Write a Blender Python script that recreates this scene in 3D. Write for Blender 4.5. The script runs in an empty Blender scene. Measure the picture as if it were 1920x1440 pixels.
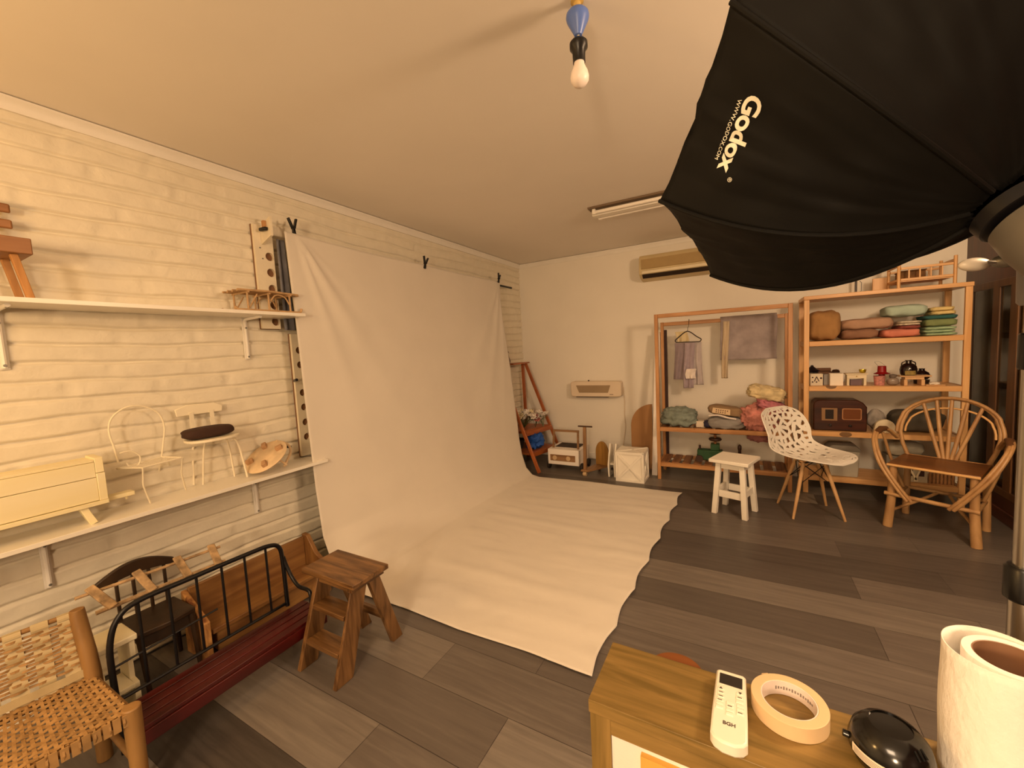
import bpy, math, random
import numpy as np
from mathutils import Vector, Matrix, noise
C = bpy.context.scene
COL = C.collection
PI = math.pi
rad = math.radians

# ------------------------------------------------------------------ camera
FPX = 767.7
CAM = Vector((2.43, 0.0, 1.33))
YAW, PITCH, ROLL = rad(-29.53), rad(4.667), rad(2.983)
_f = Vector((math.sin(YAW)*math.cos(PITCH), math.cos(YAW)*math.cos(PITCH), -math.sin(PITCH)))
_r = Vector((math.cos(YAW), -math.sin(YAW), 0))
_d = _f.cross(_r)
RGT = math.cos(ROLL)*_r + math.sin(ROLL)*_d
DWN = -math.sin(ROLL)*_r + math.cos(ROLL)*_d
FWD = _f
cd = bpy.data.cameras.new('camera'); cd.sensor_width = 36; cd.lens = FPX/1920*36; cd.clip_start = .02
cam = bpy.data.objects.new('camera', cd); COL.objects.link(cam)
m = Matrix((RGT, -DWN, -FWD)).transposed().to_4x4(); m.translation = CAM
cam.matrix_world = m
C.camera = cam

def P(px, py, ax, v):
    """survey helper: the point of the plane (axis = v) that was sighted at a pixel of the photograph"""
    d = RGT*((px-960)/FPX) + DWN*((py-720)/FPX) + FWD
    i = 'xyz'.index(ax)
    return CAM + d*((v-CAM[i])/d[i])

# ------------------------------------------------------------------ light
w = bpy.data.worlds.new('world'); C.world = w; w.use_nodes = True
w.node_tree.nodes['Background'].inputs[0].default_value = (1, .75, .5, 1)
w.node_tree.nodes['Background'].inputs[1].default_value = .05
def lamp(name, kind, loc, energy, color, size=.3, target=None, size_y=None):
    l = bpy.data.lights.new(name, kind); l.energy = energy; l.color = color
    if kind == 'AREA':
        l.size = size
        if size_y: l.shape = 'RECTANGLE'; l.size_y = size_y
    else: l.shadow_soft_size = size
    o = bpy.data.objects.new(name, l); COL.objects.link(o); o.location = loc
    if target: o.rotation_euler = (Vector(target)-Vector(loc)).to_track_quat('-Z', 'Y').to_euler()
    return o
lamp('warm_lamp', 'POINT', (0.80, -0.55, 1.66), 13, (1, .56, .18), .12)
lamp('room_lamp', 'POINT', (2.60, -1.9, 1.45), 78, (1, .70, .42), .18)
lamp('ceiling_lamp', 'AREA', (2.2, -1.4, 2.34), 24, (1, .72, .46), .8)
lamp('side_lamp', 'POINT', (3.72, 1.45, 1.98), 62, (1, .68, .40), .18)
C.view_settings.view_transform = 'Standard'
C.view_settings.look = 'None'
C.view_settings.gamma = 1
C.view_settings.use_curve_mapping = False
C.view_settings.exposure = 0.93

# ------------------------------------------------------------------ materials
def lin(h):
    if isinstance(h, str):
        h = h.lstrip('#'); c = [int(h[i:i+2], 16)/255 for i in (0, 2, 4)]
        return tuple(x/12.92 if x <= .04045 else ((x+.055)/1.055)**2.4 for x in c) + (1,)
    return tuple(h) + (1,)
MATS = {}
def _new(name):
    m = bpy.data.materials.new(name); m.use_nodes = True
    nt = m.node_tree; b = nt.nodes['Principled BSDF']
    return m, nt, b
def mat(name, col, rough=.5, metal=0, bump=0, bscale=60, var=.06, vscale=8, spec=.5, alpha=None, trans=0, sheen=0, stretch=(1,1,1)):
    if name in MATS: return MATS[name]
    m, nt, b = _new(name); c = lin(col)
    b.inputs['Roughness'].default_value = rough; b.inputs['Metallic'].default_value = metal
    b.inputs['Specular IOR Level'].default_value = spec
    if sheen: b.inputs['Sheen Weight'].default_value = sheen
    if trans: b.inputs['Transmission Weight'].default_value = trans
    tc = nt.nodes.new('ShaderNodeTexCoord')
    mp = nt.nodes.new('ShaderNodeMapping'); mp.inputs['Scale'].default_value = stretch
    nt.links.new(tc.outputs['Object'], mp.inputs[0])
    n = nt.nodes.new('ShaderNodeTexNoise'); n.inputs['Scale'].default_value = vscale; n.inputs['Detail'].default_value = 4
    nt.links.new(mp.outputs[0], n.inputs['Vector'])
    r = nt.nodes.new('ShaderNodeValToRGB')
    r.color_ramp.elements[0].position = .3; r.color_ramp.elements[1].position = .7
    r.color_ramp.elements[0].color = tuple(max(0, x*(1-var)) for x in c[:3])+(1,)
    r.color_ramp.elements[1].color = tuple(min(1, x*(1+var)) for x in c[:3])+(1,)
    nt.links.new(n.outputs[0], r.inputs[0]); nt.links.new(r.outputs[0], b.inputs['Base Color'])
    if bump:
        n2 = nt.nodes.new('ShaderNodeTexNoise'); n2.inputs['Scale'].default_value = bscale; n2.inputs['Detail'].default_value = 6
        nt.links.new(mp.outputs[0], n2.inputs['Vector'])
        bp = nt.nodes.new('ShaderNodeBump'); bp.inputs['Strength'].default_value = 1; bp.inputs['Distance'].default_value = bump
        nt.links.new(n2.outputs[0], bp.inputs['Height']); nt.links.new(bp.outputs[0], b.inputs['Normal'])
    MATS[name] = m; return m
def wood(name, c1, c2, axis='x', scale=14, rough=.5, knots=0, bump=.0006, ratio=12):
    key = name+'_'+axis
    if key in MATS: return MATS[key]
    m, nt, b = _new(key); b.inputs['Roughness'].default_value = rough
    tc = nt.nodes.new('ShaderNodeTexCoord'); mp = nt.nodes.new('ShaderNodeMapping')
    s = [scale]*3; s['xyz'.index(axis)] = scale/ratio; mp.inputs['Scale'].default_value = s
    nt.links.new(tc.outputs['Object'], mp.inputs[0])
    n = nt.nodes.new('ShaderNodeTexNoise'); n.inputs['Scale'].default_value = 2.2; n.inputs['Detail'].default_value = 8; n.inputs['Distortion'].default_value = .6
    nt.links.new(mp.outputs[0], n.inputs['Vector'])
    r = nt.nodes.new('ShaderNodeValToRGB'); r.color_ramp.elements[0].position = .35; r.color_ramp.elements[1].position = .68
    r.color_ramp.elements[0].color = lin(c1); r.color_ramp.elements[1].color = lin(c2)
    nt.links.new(n.outputs[0], r.inputs[0]); out = r.outputs[0]
    if knots:
        v = nt.nodes.new('ShaderNodeTexVoronoi'); v.inputs['Scale'].default_value = knots
        mp2 = nt.nodes.new('ShaderNodeMapping'); s2 = [1]*3; s2['xyz'.index(axis)] = .55; mp2.inputs['Scale'].default_value = s2
        nt.links.new(tc.outputs['Object'], mp2.inputs[0]); nt.links.new(mp2.outputs[0], v.inputs['Vector'])
        k = nt.nodes.new('ShaderNodeMath'); k.operation = 'LESS_THAN'; k.inputs[1].default_value = .07
        nt.links.new(v.outputs['Distance'], k.inputs[0])
        mx = nt.nodes.new('ShaderNodeMixRGB'); nt.links.new(k.outputs[0], mx.inputs[0]); nt.links.new(out, mx.inputs[1])
        mx.inputs[2].default_value = tuple(x*.3 for x in lin(c1)[:3])+(1,); out = mx.outputs[0]
    nt.links.new(out, b.inputs['Base Color'])
    bp = nt.nodes.new('ShaderNodeBump'); bp.inputs['Strength'].default_value = 1; bp.inputs['Distance'].default_value = bump
    nt.links.new(n.outputs[0], bp.inputs['Height']); nt.links.new(bp.outputs[0], b.inputs['Normal'])
    MATS[key] = m; return m

# ------------------------------------------------------------------ mesh building
class MB:
    def __init__(s): s.v = []; s.f = []
    def add(s, vs, fs):
        o = len(s.v); s.v += [Vector(x) for x in vs]; s.f += [tuple(i+o for i in f) for f in fs]; return s
    def hexa(s, c8):
        return s.add(c8, [(0,3,2,1),(4,5,6,7),(0,1,5,4),(1,2,6,5),(2,3,7,6),(3,0,4,7)])
    def bb(s, x0, y0, z0, x1, y1, z1):
        return s.hexa([(x0,y0,z0),(x1,y0,z0),(x1,y1,z0),(x0,y1,z0),(x0,y0,z1),(x1,y0,z1),(x1,y1,z1),(x0,y1,z1)])
    def box(s, c, d, R=None):
        c = Vector(c); vs = []
        for z in (-1,1):
            for x,y in ((-1,-1),(1,-1),(1,1),(-1,1)):
                q = Vector((x*d[0]/2, y*d[1]/2, z*d[2]/2)); vs.append(c + (R @ q if R else q))
        return s.hexa(vs)
    def bar(s, p, q, w, h, up=(0,0,1)):
        p, q = Vector(p), Vector(q); d = (q-p).normalized(); up = Vector(up)
        sx = d.cross(up)
        if sx.length < 1e-4: sx = d.cross(Vector((0,1,0)))
        sx.normalize(); u = sx.cross(d).normalized(); vs = []
        for e in (p, q):
            for a,b in ((-1,-1),(1,-1),(1,1),(-1,1)): vs.append(e + sx*a*w/2 + u*b*h/2)
        return s.hexa(vs)
    def tube(s, pts, r, n=8, closed=False, smooth=0):
        pts = [Vector(p) for p in pts]
        if smooth: pts = spline(pts, smooth, closed)
        N = len(pts); rs = r if isinstance(r, (list, tuple)) else [r]*N
        if len(rs) != N: rs = [np.interp(i/(N-1), np.linspace(0,1,len(rs)), rs) for i in range(N)]
        vs = []; prev = None
        for i, p in enumerate(pts):
            a = pts[i-1] if (i or closed) else p; b = pts[(i+1)%N] if (i < N-1 or closed) else p
            t = (b-a).normalized() if (b-a).length > 1e-9 else Vector((0,0,1))
            if prev is None:
                u = t.orthogonal().normalized()
            else:
                u = prev - t*prev.dot(t)
                u = u.normalized() if u.length > 1e-6 else t.orthogonal().normalized()
            prev = u; w_ = t.cross(u)
            for k in range(n):
                an = 2*PI*k/n; vs.append(p + (u*math.cos(an)+w_*math.sin(an))*rs[i])
        fs = []
        for i in range(N if closed else N-1):
            j = (i+1) % N
            for k in range(n):
                l = (k+1) % n; fs.append((i*n+k, i*n+l, j*n+l, j*n+k))
        if not closed: fs += [tuple(range(n))[::-1], tuple((N-1)*n+k for k in range(n))]
        return s.add(vs, fs)
    def lathe(s, prof, c=(0,0,0), n=24, R=None, cap=True):
        c = Vector(c); vs = []
        for r, z in prof:
            for k in range(n):
                q = Vector((r*math.cos(2*PI*k/n), r*math.sin(2*PI*k/n), z)); vs.append(c + (R @ q if R else q))
        fs = []; M_ = len(prof)
        for i in range(M_-1):
            for k in range(n):
                l = (k+1) % n; fs.append((i*n+k, i*n+l, (i+1)*n+l, (i+1)*n+k))
        if cap: fs += [tuple(range(n))[::-1], tuple((M_-1)*n+k for k in range(n))]
        return s.add(vs, fs)
    def prism(s, poly, h0, h1, o=(0,0,0), ux=(1,0,0), uy=(0,1,0), uz=(0,0,1)):
        o, ux, uy, uz = map(Vector, (o, ux, uy, uz)); n = len(poly)
        vs = [o+ux*a+uy*b+uz*h0 for a,b in poly] + [o+ux*a+uy*b+uz*h1 for a,b in poly]
        fs = [tuple(range(n))[::-1], tuple(range(n, 2*n))] + [(i, (i+1)%n, n+(i+1)%n, n+i) for i in range(n)]
        return s.add(vs, fs)
    def grid(s, fn, nu, nv, keep=None):
        vs = [fn(i/nu, j/nv) for j in range(nv+1) for i in range(nu+1)]
        fs = []
        for j in range(nv):
            for i in range(nu):
                if keep is None or keep((i+.5)/nu, (j+.5)/nv):
                    a = j*(nu+1)+i; fs.append((a, a+1, a+nu+2, a+nu+1))
        return s.add(vs, fs)
    def blob(s, c, r, seed=0, amp=.0, freq=3, pw=1.0, nu=28, nv=16, R=None, flat=None):
        c = Vector(c)
        def f(u, v):
            th = 2*PI*u; ph = -PI/2+PI*v
            cs = lambda t: math.copysign(abs(math.cos(t))**pw, math.cos(t))
            sn = lambda t: math.copysign(abs(math.sin(t))**pw, math.sin(t))
            q = Vector((cs(ph)*cs(th), cs(ph)*sn(th), sn(ph)))
            k = 1 + amp*noise.noise(q*freq + Vector((seed*3.1, seed*1.7, seed)))*2
            q = Vector((q.x*r[0]*k, q.y*r[1]*k, q.z*r[2]*k))
            if flat is not None: q.z = max(q.z, flat)
            return c + (R @ q if R else q)
        vs = []; fs = []
        for j in range(nv+1):
            for i in range(nu): vs.append(f(i/nu, j/nv))
        for j in range(nv):
            for i in range(nu):
                k = (i+1) % nu; fs.append((j*nu+i, j*nu+k, (j+1)*nu+k, (j+1)*nu+i))
        return s.add(vs, fs)
def spline(pts, k=6, closed=False):
    out = []; n = len(pts)
    for i in range(n if closed else n-1):
        g = (lambda j: pts[j % n]) if closed else (lambda j: pts[min(max(j, 0), n-1)])
        p0, p1, p2, p3 = g(i-1), g(i), g(i+1), g(i+2)
        for j in range(k):
            t = j/k
            out.append(.5*((2*p1)+(p2-p0)*t+(2*p0-5*p1+4*p2-p3)*t*t+(3*p1-p0-3*p2+p3)*t**3))
    if not closed: out.append(pts[-1])
    return out
ROOT = {}
def rm(deg, ax='Z'): return Matrix.Rotation(rad(deg), 3, ax)
def thing(name, label, cat, loc=(0,0,0), rz=0, group=None):
    o = bpy.data.objects.new(name, None); COL.objects.link(o); o.empty_display_size = .05
    o.location = loc; o.rotation_euler = (0, 0, rad(rz)); o['label'] = label; o['category'] = cat
    if group: o['group'] = group
    ROOT[o] = Matrix.Translation(Vector(loc)) @ Matrix.Rotation(rad(rz), 4, 'Z')
    return o
def mk(name, mb, m, smooth=40, bevel=0, solid=0, sub=0):
    me = bpy.data.meshes.new(name); me.from_pydata([tuple(v) for v in mb.v], [], mb.f); me.update()
    me.materials.append(m)
    if smooth:
        me.shade_smooth(); me.set_sharp_from_angle(angle=rad(smooth))
    o = bpy.data.objects.new(name, me); COL.objects.link(o)
    if solid:
        s = o.modifiers.new('solid', 'SOLIDIFY'); s.thickness = solid; s.offset = 0
    if sub:
        s = o.modifiers.new('sub', 'SUBSURF'); s.levels = sub; s.render_levels = sub
    if bevel:
        s = o.modifiers.new('bevel', 'BEVEL'); s.width = bevel; s.segments = 2; s.limit_method = 'ANGLE'; s.angle_limit = rad(45)
    return o
def part(name, mb, m, parent, world=False, label=None, **kw):
    """a part of a thing; verts in the thing's own frame, or in world space when world is set"""
    if world:
        inv = ROOT[parent].inverted(); mb.v = [inv @ v for v in mb.v]
    o = mk(name, mb, m, **kw); o.parent = parent; ROOT[o] = ROOT[parent]
    if label: o['label'] = label
    return o
def solo(name, mb, m, label, cat, group=None, kind=None, **kw):
    """a thing that is one mesh; origin at the middle of its base"""
    xs = [v.x for v in mb.v]; ys = [v.y for v in mb.v]; zs = [v.z for v in mb.v]
    c = Vector(((min(xs)+max(xs))/2, (min(ys)+max(ys))/2, min(zs)))
    mb.v = [v-c for v in mb.v]
    o = mk(name, mb, m, **kw); o.location = c; ROOT[o] = Matrix.Translation(c)
    o['label'] = label; o['category'] = cat
    if group: o['group'] = group
    if kind: o['kind'] = kind
    return o
def struct(name, mb, m, parent=None, **kw):
    o = mk(name, mb, m, **kw)
    if parent: o.parent = parent
    else: o['kind'] = 'structure'
    ROOT[o] = Matrix()
    return o
def dup(root, loc, rz, label, group=None):
    r = root.copy(); COL.objects.link(r); r.location = loc; r.rotation_euler = (0, 0, rad(rz)); r['label'] = label
    if group: r['group'] = group
    for ch in list(root.children):
        c = ch.copy(); COL.objects.link(c); c.parent = r
        for g in ch.children:
            d = g.copy(); COL.objects.link(d); d.parent = c
    return r
def text_mesh(txt, size, o, ux, uy, uz, depth=.0004, spacing=1.0, shear=0, offset=0):
    """lettering as a mesh, laid on a plane"""
    cu = bpy.data.curves.new('t', 'FONT'); cu.body = txt; cu.size = size; cu.extrude = depth; cu.space_character = spacing
    cu.shear = shear; cu.offset = offset; cu.align_x = 'CENTER'; cu.align_y = 'CENTER'; cu.resolution_u = 4
    ob = bpy.data.objects.new('t', cu); COL.objects.link(ob)
    dg = bpy.context.evaluated_depsgraph_get(); dg.update()
    me = ob.evaluated_get(dg).to_mesh()
    mb = MB(); o, ux, uy, uz = map(Vector, (o, ux, uy, uz))
    mb.add([o+ux*v.co.x+uy*v.co.y+uz*v.co.z for v in me.vertices], [tuple(p.vertices) for p in me.polygons])
    ob.evaluated_get(dg).to_mesh_clear(); bpy.data.objects.remove(ob); bpy.data.curves.remove(cu)
    return mb

WHITE = mat('white_paint', '#e9e4da', .45, bump=.0004, bscale=80, var=.02)
WHITEW = mat('white_painted_wood', '#efe9dc', .4, bump=.0005, bscale=40, var=.03, stretch=(1,1,1))
BLACKM = mat('black_metal', '#0d0c0f', .4, spec=.4)
BLACKP = mat('black_plastic', '#0b0b0c', .3)
CHROME = mat('brushed_metal', '#b9b6b0', .28, metal=1)
STEEL = mat('grey_metal', '#8d8b85', .4, metal=.7)
ORANGE = lambda ax: wood('varnished_orange_pine', '#a87444', '#c99460', ax, 12, .38, knots=3)
PINE = lambda ax: wood('varnished_pine', '#cf9a60', '#e2b47c', ax, 12, .4, knots=3)
MDF = mat('raw_fibreboard', '#b98a5a', .75, bump=.0003, bscale=150)

# ================================================================== THE ROOM
H = 2.39; YB = 4.62; YF = -4.2; XR = 3.965
def brick_wall():
    rng = random.Random(4)
    ny, nz = 440, 420
    ys = np.linspace(YF, YB, ny+1); zs = np.linspace(0, H, nz+1)
    Y, Z = np.meshgrid(ys, zs)
    ph = np.array([rng.random()*6 for _ in range(8)])
    wob = .008*np.sin(Y*2.1+Z*3+ph[0]) + .004*np.sin(Y*7.3+ph[1]+Z*5) + .002*np.sin(Y*19+ph[2]+Z*31)
    ch = .0765
    rowf = (Z+wob)/ch; row = np.floor(rowf).astype(int); fz = rowf-row
    off = np.array([rng.random() for _ in range(64)])[row+1]
    bl = .30
    colf = Y/bl+off*1.0; col = np.floor(colf).astype(int); fy = colf-col
    def hsh(a, b):
        x = np.sin(a*12.9898+b*78.233)*43758.5453; return x-np.floor(x)
    br = hsh(row, col); br2 = hsh(row+40, col+7)
    mz = np.minimum(fz, 1-fz)*ch; my = np.minimum(fy, 1-fy)*bl
    gz = np.clip(mz/.010, 0, 1); gz = gz*gz*(3-2*gz); gy = np.clip(my/.012, 0, 1); gy = 1-(1-gy)*(.25+.4*br2)
    h = .017*gz*gy + (br-.5)*.004*gz + (br2-.5)*(fz-.5)*.006*gz
    h += .0012*np.sin(Y*43+ph[3])*np.sin(Z*61+Y*13+ph[4]) + .0008*np.sin(Y*97+Z*31)*np.sin(Z*131)
    vs = np.stack([h-.017, Y, Z], -1).reshape(-1, 3)
    i = np.arange(nz)[:, None]*(ny+1)+np.arange(ny)[None]
    f = np.stack([i, i+1, i+ny+2, i+ny+1], -1).reshape(-1, 4)
    me = bpy.data.meshes.new('wall_left')
    me.from_pydata(vs.tolist(), [], f.tolist()); me.update(); me.shade_smooth()
    me.materials.append(mat('painted_brick', '#e4dcc8', .5, bump=.0018, bscale=60, var=.04, vscale=12))
    o = bpy.data.objects.new('wall_left', me); COL.objects.link(o); o['kind'] = 'structure'
    ROOT[o] = Matrix()
brick_wall()
struct('wall_back', MB().bb(-.1, YB, 0, XR+.1, YB+.08, H), mat('white_wall', '#eae4d8', .55, bump=.0006, bscale=25, var=.02, vscale=3))
struct('wall_front', MB().bb(-.1, YF-.08, 0, XR+.1, YF, H), mat('white_wall', '#eae4d8', .55))
struct('ceiling', MB().bb(-.1, YF-.1, H, XR+.1, YB+.1, H+.06), mat('ceiling_paint', '#ebe4da', .6, bump=.0006, bscale=14, var=.02, vscale=2))
# right wall: dark stained wood round a sliding window
DARKW = lambda ax: wood('dark_stained_wood', '#3b1d14', '#54291b', ax, 10, .4)
WY0, WY1, WZ0, WZ1 = 2.1, 4.53, .17, 1.64
wr = MB(); wr.bb(XR, YF, 0, XR+.1, WY0, H); wr.bb(XR, WY0, 0, XR+.1, WY1, WZ0); wr.bb(XR, WY0, WZ1, XR+.1, WY1, H); wr.bb(XR, WY1, 0, XR+.1, YB, H)
struct('wall_right', wr, DARKW('z'))
# window
wf = MB()
for a, b, c_, d_ in ((WY0, WZ0, WY1, WZ0+.05), (WY0, WZ1-.05, WY1, WZ1)): wf.bb(XR-.006, a, b, XR+.03, c_, d_)
for y in (WY0, WY1-.035): wf.bb(XR-.006, y, WZ0, XR+.03, y+.05 if y < 3 else y+.035, WZ1)
for y in (4.155, 3.93, 3.3, 2.7): wf.bb(XR-.005, y-.045, WZ0, XR+.015, y+.045, WZ1)
BRW = wood('brown_window_frame', '#4a2e18', '#64401f', 'z', 10, .45)
wn = struct('window_1', wf, BRW, bevel=.003)
def clear_glass():
    m, nt, b = _new('window_glass'); out = nt.nodes['Material Output']; nt.nodes.remove(b)
    tr = nt.nodes.new('ShaderNodeBsdfTransparent'); tr.inputs[0].default_value = (.86, .92, .88, 1)
    gl = nt.nodes.new('ShaderNodeBsdfGlossy'); gl.inputs['Roughness'].default_value = .02
    fr = nt.nodes.new('ShaderNodeFresnel'); fr.inputs[0].default_value = 1.5
    mx = nt.nodes.new('ShaderNodeMixShader'); nt.links.new(fr.outputs[0], mx.inputs[0]); nt.links.new(tr.outputs[0], mx.inputs[1]); nt.links.new(gl.outputs[0], mx.inputs[2])
    nt.links.new(mx.outputs[0], out.inputs[0]); return m
glass = clear_glass()
struct('window_pane', MB().bb(XR+.003, WY0+.04, WZ0+.04, XR+.007, WY1-.03, WZ1-.04), glass, parent=wn)
VOILE = mat('reflection_green_voile', '#c0c4ac', .9, var=.15, vscale=2)  # pale curtain, the panes' greenish reflection put into its colour
def curt(y0, y1): return lambda u, v: Vector((XR+.055+.014*math.sin((y0+(y1-y0)*u)*60)+.006*math.sin((y0+(y1-y0)*u)*131+2), y0+(y1-y0)*u, .06+1.70*v))
solo('curtain', MB().grid(curt(4.235, 4.53), 60, 4), VOILE, 'pale curtain tinted reflection green behind the farthest window pane beside the shelving unit', 'curtain', smooth=60)
solo('curtain', MB().grid(curt(2.15, 3.85), 160, 4), VOILE, 'wide pale curtain behind the near window panes to the right of the light stand', 'curtain', smooth=60)
struct('wall_outside', MB().bb(XR+.55, YF, -.1, XR+.6, YB+.3, H), mat('porch_wall', '#55564a', .8))
# skirting and cove
struct('baseboard_back', MB().bb(0, YB-.014, 0, XR, YB, .07), WHITE, bevel=.003)
struct('baseboard_right', MB().bb(XR-.014, YF, 0, XR, YB-.014, .08), DARKW('y'), bevel=.003)
cv = [(0, 0), (.026, 0), (.026, -.008), (.018, -.016), (.012, -.030), (.009, -.050), (0, -.050)]
struct('trim_1', MB().prism(cv, YF, YB, o=(.0, 0, H-.004), ux=(1,0,0), uy=(0,0,1), uz=(0,1,0)), WHITE)
struct('trim_2', MB().prism([(a*.8, b) for a, b in cv], 0, XR, o=(0, YB, H-.004), ux=(0,-1,0), uy=(0,0,1), uz=(1,0,0)), WHITE)

# floor: vinyl planks, one quad each with its own shade
def floor():
    rng = random.Random(11)
    wdt, L = .2265, 1.67
    vs, fs, sh = [], [], []
    fixed = {}
    def q(x0, y0, x1, y1, z, s):
        o = len(vs); vs.extend([(x0, y0, z), (x1, y0, z), (x1, y1, z), (x0, y1, z)]); fs.append((o, o+1, o+2, o+3)); sh.append(s)
    g = .0009
    # hand-read shades of the planks in view: row -> {index from the row's reference end: shade}
    read = {-1: {0: .12, 1: .2}, 0: {0: .62, 1: .5}, 1: {0: .45, 1: .66}, 2: {0: .62, 1: .50, 2: .35}, 3: {0: .45, 1: .42, 2: .4},
            4: {1: .5, 2: .45}, 5: {1: .55, 2: .55}, 6: {1: .35, 2: .50}, 7: {1: .6, 2: .58}, 8: {1: .28, 2: .52}, 9: {1: .25, 2: .3, 3: .52},
            10: {1: .5, 2: .32}, 11: {1: .52, 2: .5, 3: .5}, 12: {1: .35, 2: .42}, 13: {1: .3, 2: .3, 3: .3}}
    for r in range(-22, 18):
        y0 = .715+wdt*r; y1 = y0+wdt
        ref = 1.27 if r % 2 == 0 else 1.68
        for k in range(-1, 4):
            a, b = ref+L*(k-1), ref+L*k
            a, b = max(a, 0), min(b, XR+.02)
            if b <= a: continue
            s = read.get(r, {}).get(k, None)
            if s is None: s = rng.choice([.15, .3, .45, .6, .75])
            if y0 > YB or y1 < YF: continue
            q(a+g, y0+g, b-g, min(y1-g, YB), 0, s)
    q(-.1, YF-.1, XR+.6, YB+.1, -.0012, 0)
    me = bpy.data.meshes.new('floor'); me.from_pydata(vs, [], fs); me.update()
    at = me.attributes.new('shade', 'FLOAT', 'FACE'); at.data.foreach_set('value', sh)
    m, nt, b = _new('vinyl_planks')
    A = nt.nodes.new('ShaderNodeAttribute'); A.attribute_name = 'shade'
    tc = nt.nodes.new('ShaderNodeTexCoord'); mp = nt.nodes.new('ShaderNodeMapping'); mp.inputs['Scale'].default_value = (1.6, 22, 1)
    nt.links.new(tc.outputs['Object'], mp.inputs[0])
    n = nt.nodes.new('ShaderNodeTexNoise'); n.inputs['Scale'].default_value = 1.6; n.inputs['Detail'].default_value = 9; n.inputs['Roughness'].default_value = .62; n.inputs['Distortion'].default_value = .4
    nt.links.new(mp.outputs[0], n.inputs['Vector'])
    ad = nt.nodes.new('ShaderNodeMath'); ad.operation = 'MULTIPLY_ADD'; ad.inputs[1].default_value = .5; nt.links.new(n.outputs[0], ad.inputs[0])
    sb = nt.nodes.new('ShaderNodeMath'); sb.operation = 'SUBTRACT'; sb.inputs[1].default_value = .25
    nt.links.new(A.outputs['Fac'], ad.inputs[2]); nt.links.new(ad.outputs[0], sb.inputs[0])
    r = nt.nodes.new('ShaderNodeValToRGB'); el = r.color_ramp.elements
    el[0].position = 0; el[0].color = lin('#332e2b'); el[1].position = 1; el[1].color = lin('#958d82')
    e = el.new(.5); e.color = lin('#635b55')
    nt.links.new(sb.outputs[0], r.inputs[0]); nt.links.new(r.outputs[0], b.inputs['Base Color'])
    b.inputs['Roughness'].default_value = .36; b.inputs['Specular IOR Level'].default_value = .45
    bp = nt.nodes.new('ShaderNodeBump'); bp.inputs['Distance'].default_value = .0006; nt.links.new(n.outputs[0], bp.inputs['Height']); nt.links.new(bp.outputs[0], b.inputs['Normal'])
    me.materials.append(m)
    o = bpy.data.objects.new('floor', me); COL.objects.link(o); o['kind'] = 'structure'
floor()

# ================================================================== BACKDROP
def prof(knots):
    k = np.array(knots, float); d = np.r_[0, np.cumsum(np.hypot(*np.diff(k, axis=0).T))]; return k, d/d[-1]
LK, LT = prof([(.115, 2.085), (.13, 1.8), (.15, 1.55), (.175, 1.0), (.20, .55), (.24, .28), (.31, .13), (.42, .045), (.58, .008), (.8, .004), (1.35, .004), (1.915, .004)])
RK, RT = prof([(.150, 2.075), (.19, 1.8), (.235, 1.54), (.284, 1.15), (.32, .75), (.352, .41), (.385, .22), (.43, .09), (.50, .02), (.58, .004), (1.2, .004), (1.965, .004)])
def cloth(u, v):
    t = u
    # resample both edges so that heights agree
    xl, zl = np.interp(t, LT, LK[:, 0]), np.interp(t, LT, LK[:, 1]); xr, zr = np.interp(t, RT, RK[:, 0]), np.interp(t, RT, RK[:, 1])
    x = xl*(1-v)+xr*v; z = zl*(1-v)+zr*v
    hang = min(1, max(0, (z-.02)/.5))
    yl = 1.495-.02*(1-hang); 
    yr = 3.745+.10*max(0, (z-1.5)/.58)**2.2 + .02*hang
    y = yl*(1-v)+yr*v
    if z > 1.2:   # the top edge sags between the three clips
        k = ((z-1.2)/.88)**3
        y0 = (y-1.56)/1.13 if y < 2.69 else (y-2.69)/1.15
        y0 = min(max(y0, 0), 1); z -= k*.010*math.sin(PI*y0)
    # folds that run out from the end clips
    for cy, cz, a0, A, wd, sgn in ((1.56, 2.09, .52, .026, .11, 1), (1.56, 2.09, .26, .015, .07, 1), (1.56, 2.09, .80, .008, .12, 1), (3.83, 2.07, .40, .018, .06, -1), (3.83, 2.07, .20, .012, .04, -1), (3.83, 2.07, .66, .010, .08, -1)):
        dy, dz = (y-cy)*sgn, cz-z
        r = math.hypot(dy, dz)
        if dz > 0 and r > .02:
            an = math.atan2(dy, dz); e = (an-a0)/wd
            x += A*math.exp(-e*e)*min(1, r/.15)*math.exp(-r/1.0)*hang
    x += hang*(.008*math.sin(y*3.1+z*1.4)+.004*noise.noise(Vector((y*4, z*1.2, 3))))
    if z < .03:
        q = Vector((x*2.2, y*9, 1))
        z += .003+.010*max(0, noise.noise(q)+.12)*min(1, (x-.5)/.2 if x > .5 else 0)+.004*abs(noise.noise(Vector((x*6+5, y*5, 0))))
        if x > 1.6:
            k = (x-1.6)/.34
            x += k*(-.022*abs(math.sin(PI*(y-1.475)/.33))-.02+.025*(y-1.5)/2.2)
            z += .004*k
        x += 0
        if v < .05 or v > .95: y += .006*math.sin(x*9)
        if v > .9: y += (v-.9)*10*.02*(x-.6)*.4
    return Vector((x, y, z))
bd = MB().grid(cloth, 230, 150)
solo('backdrop_cloth', bd, mat('cream_cloth', '#d9d1c4', .85, bump=.0009, bscale=18, var=.03, vscale=3, sheen=.2), 'large cream cloth backdrop clipped on the brick wall and spread over the floor', 'backdrop', smooth=80, solid=.0016)
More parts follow.
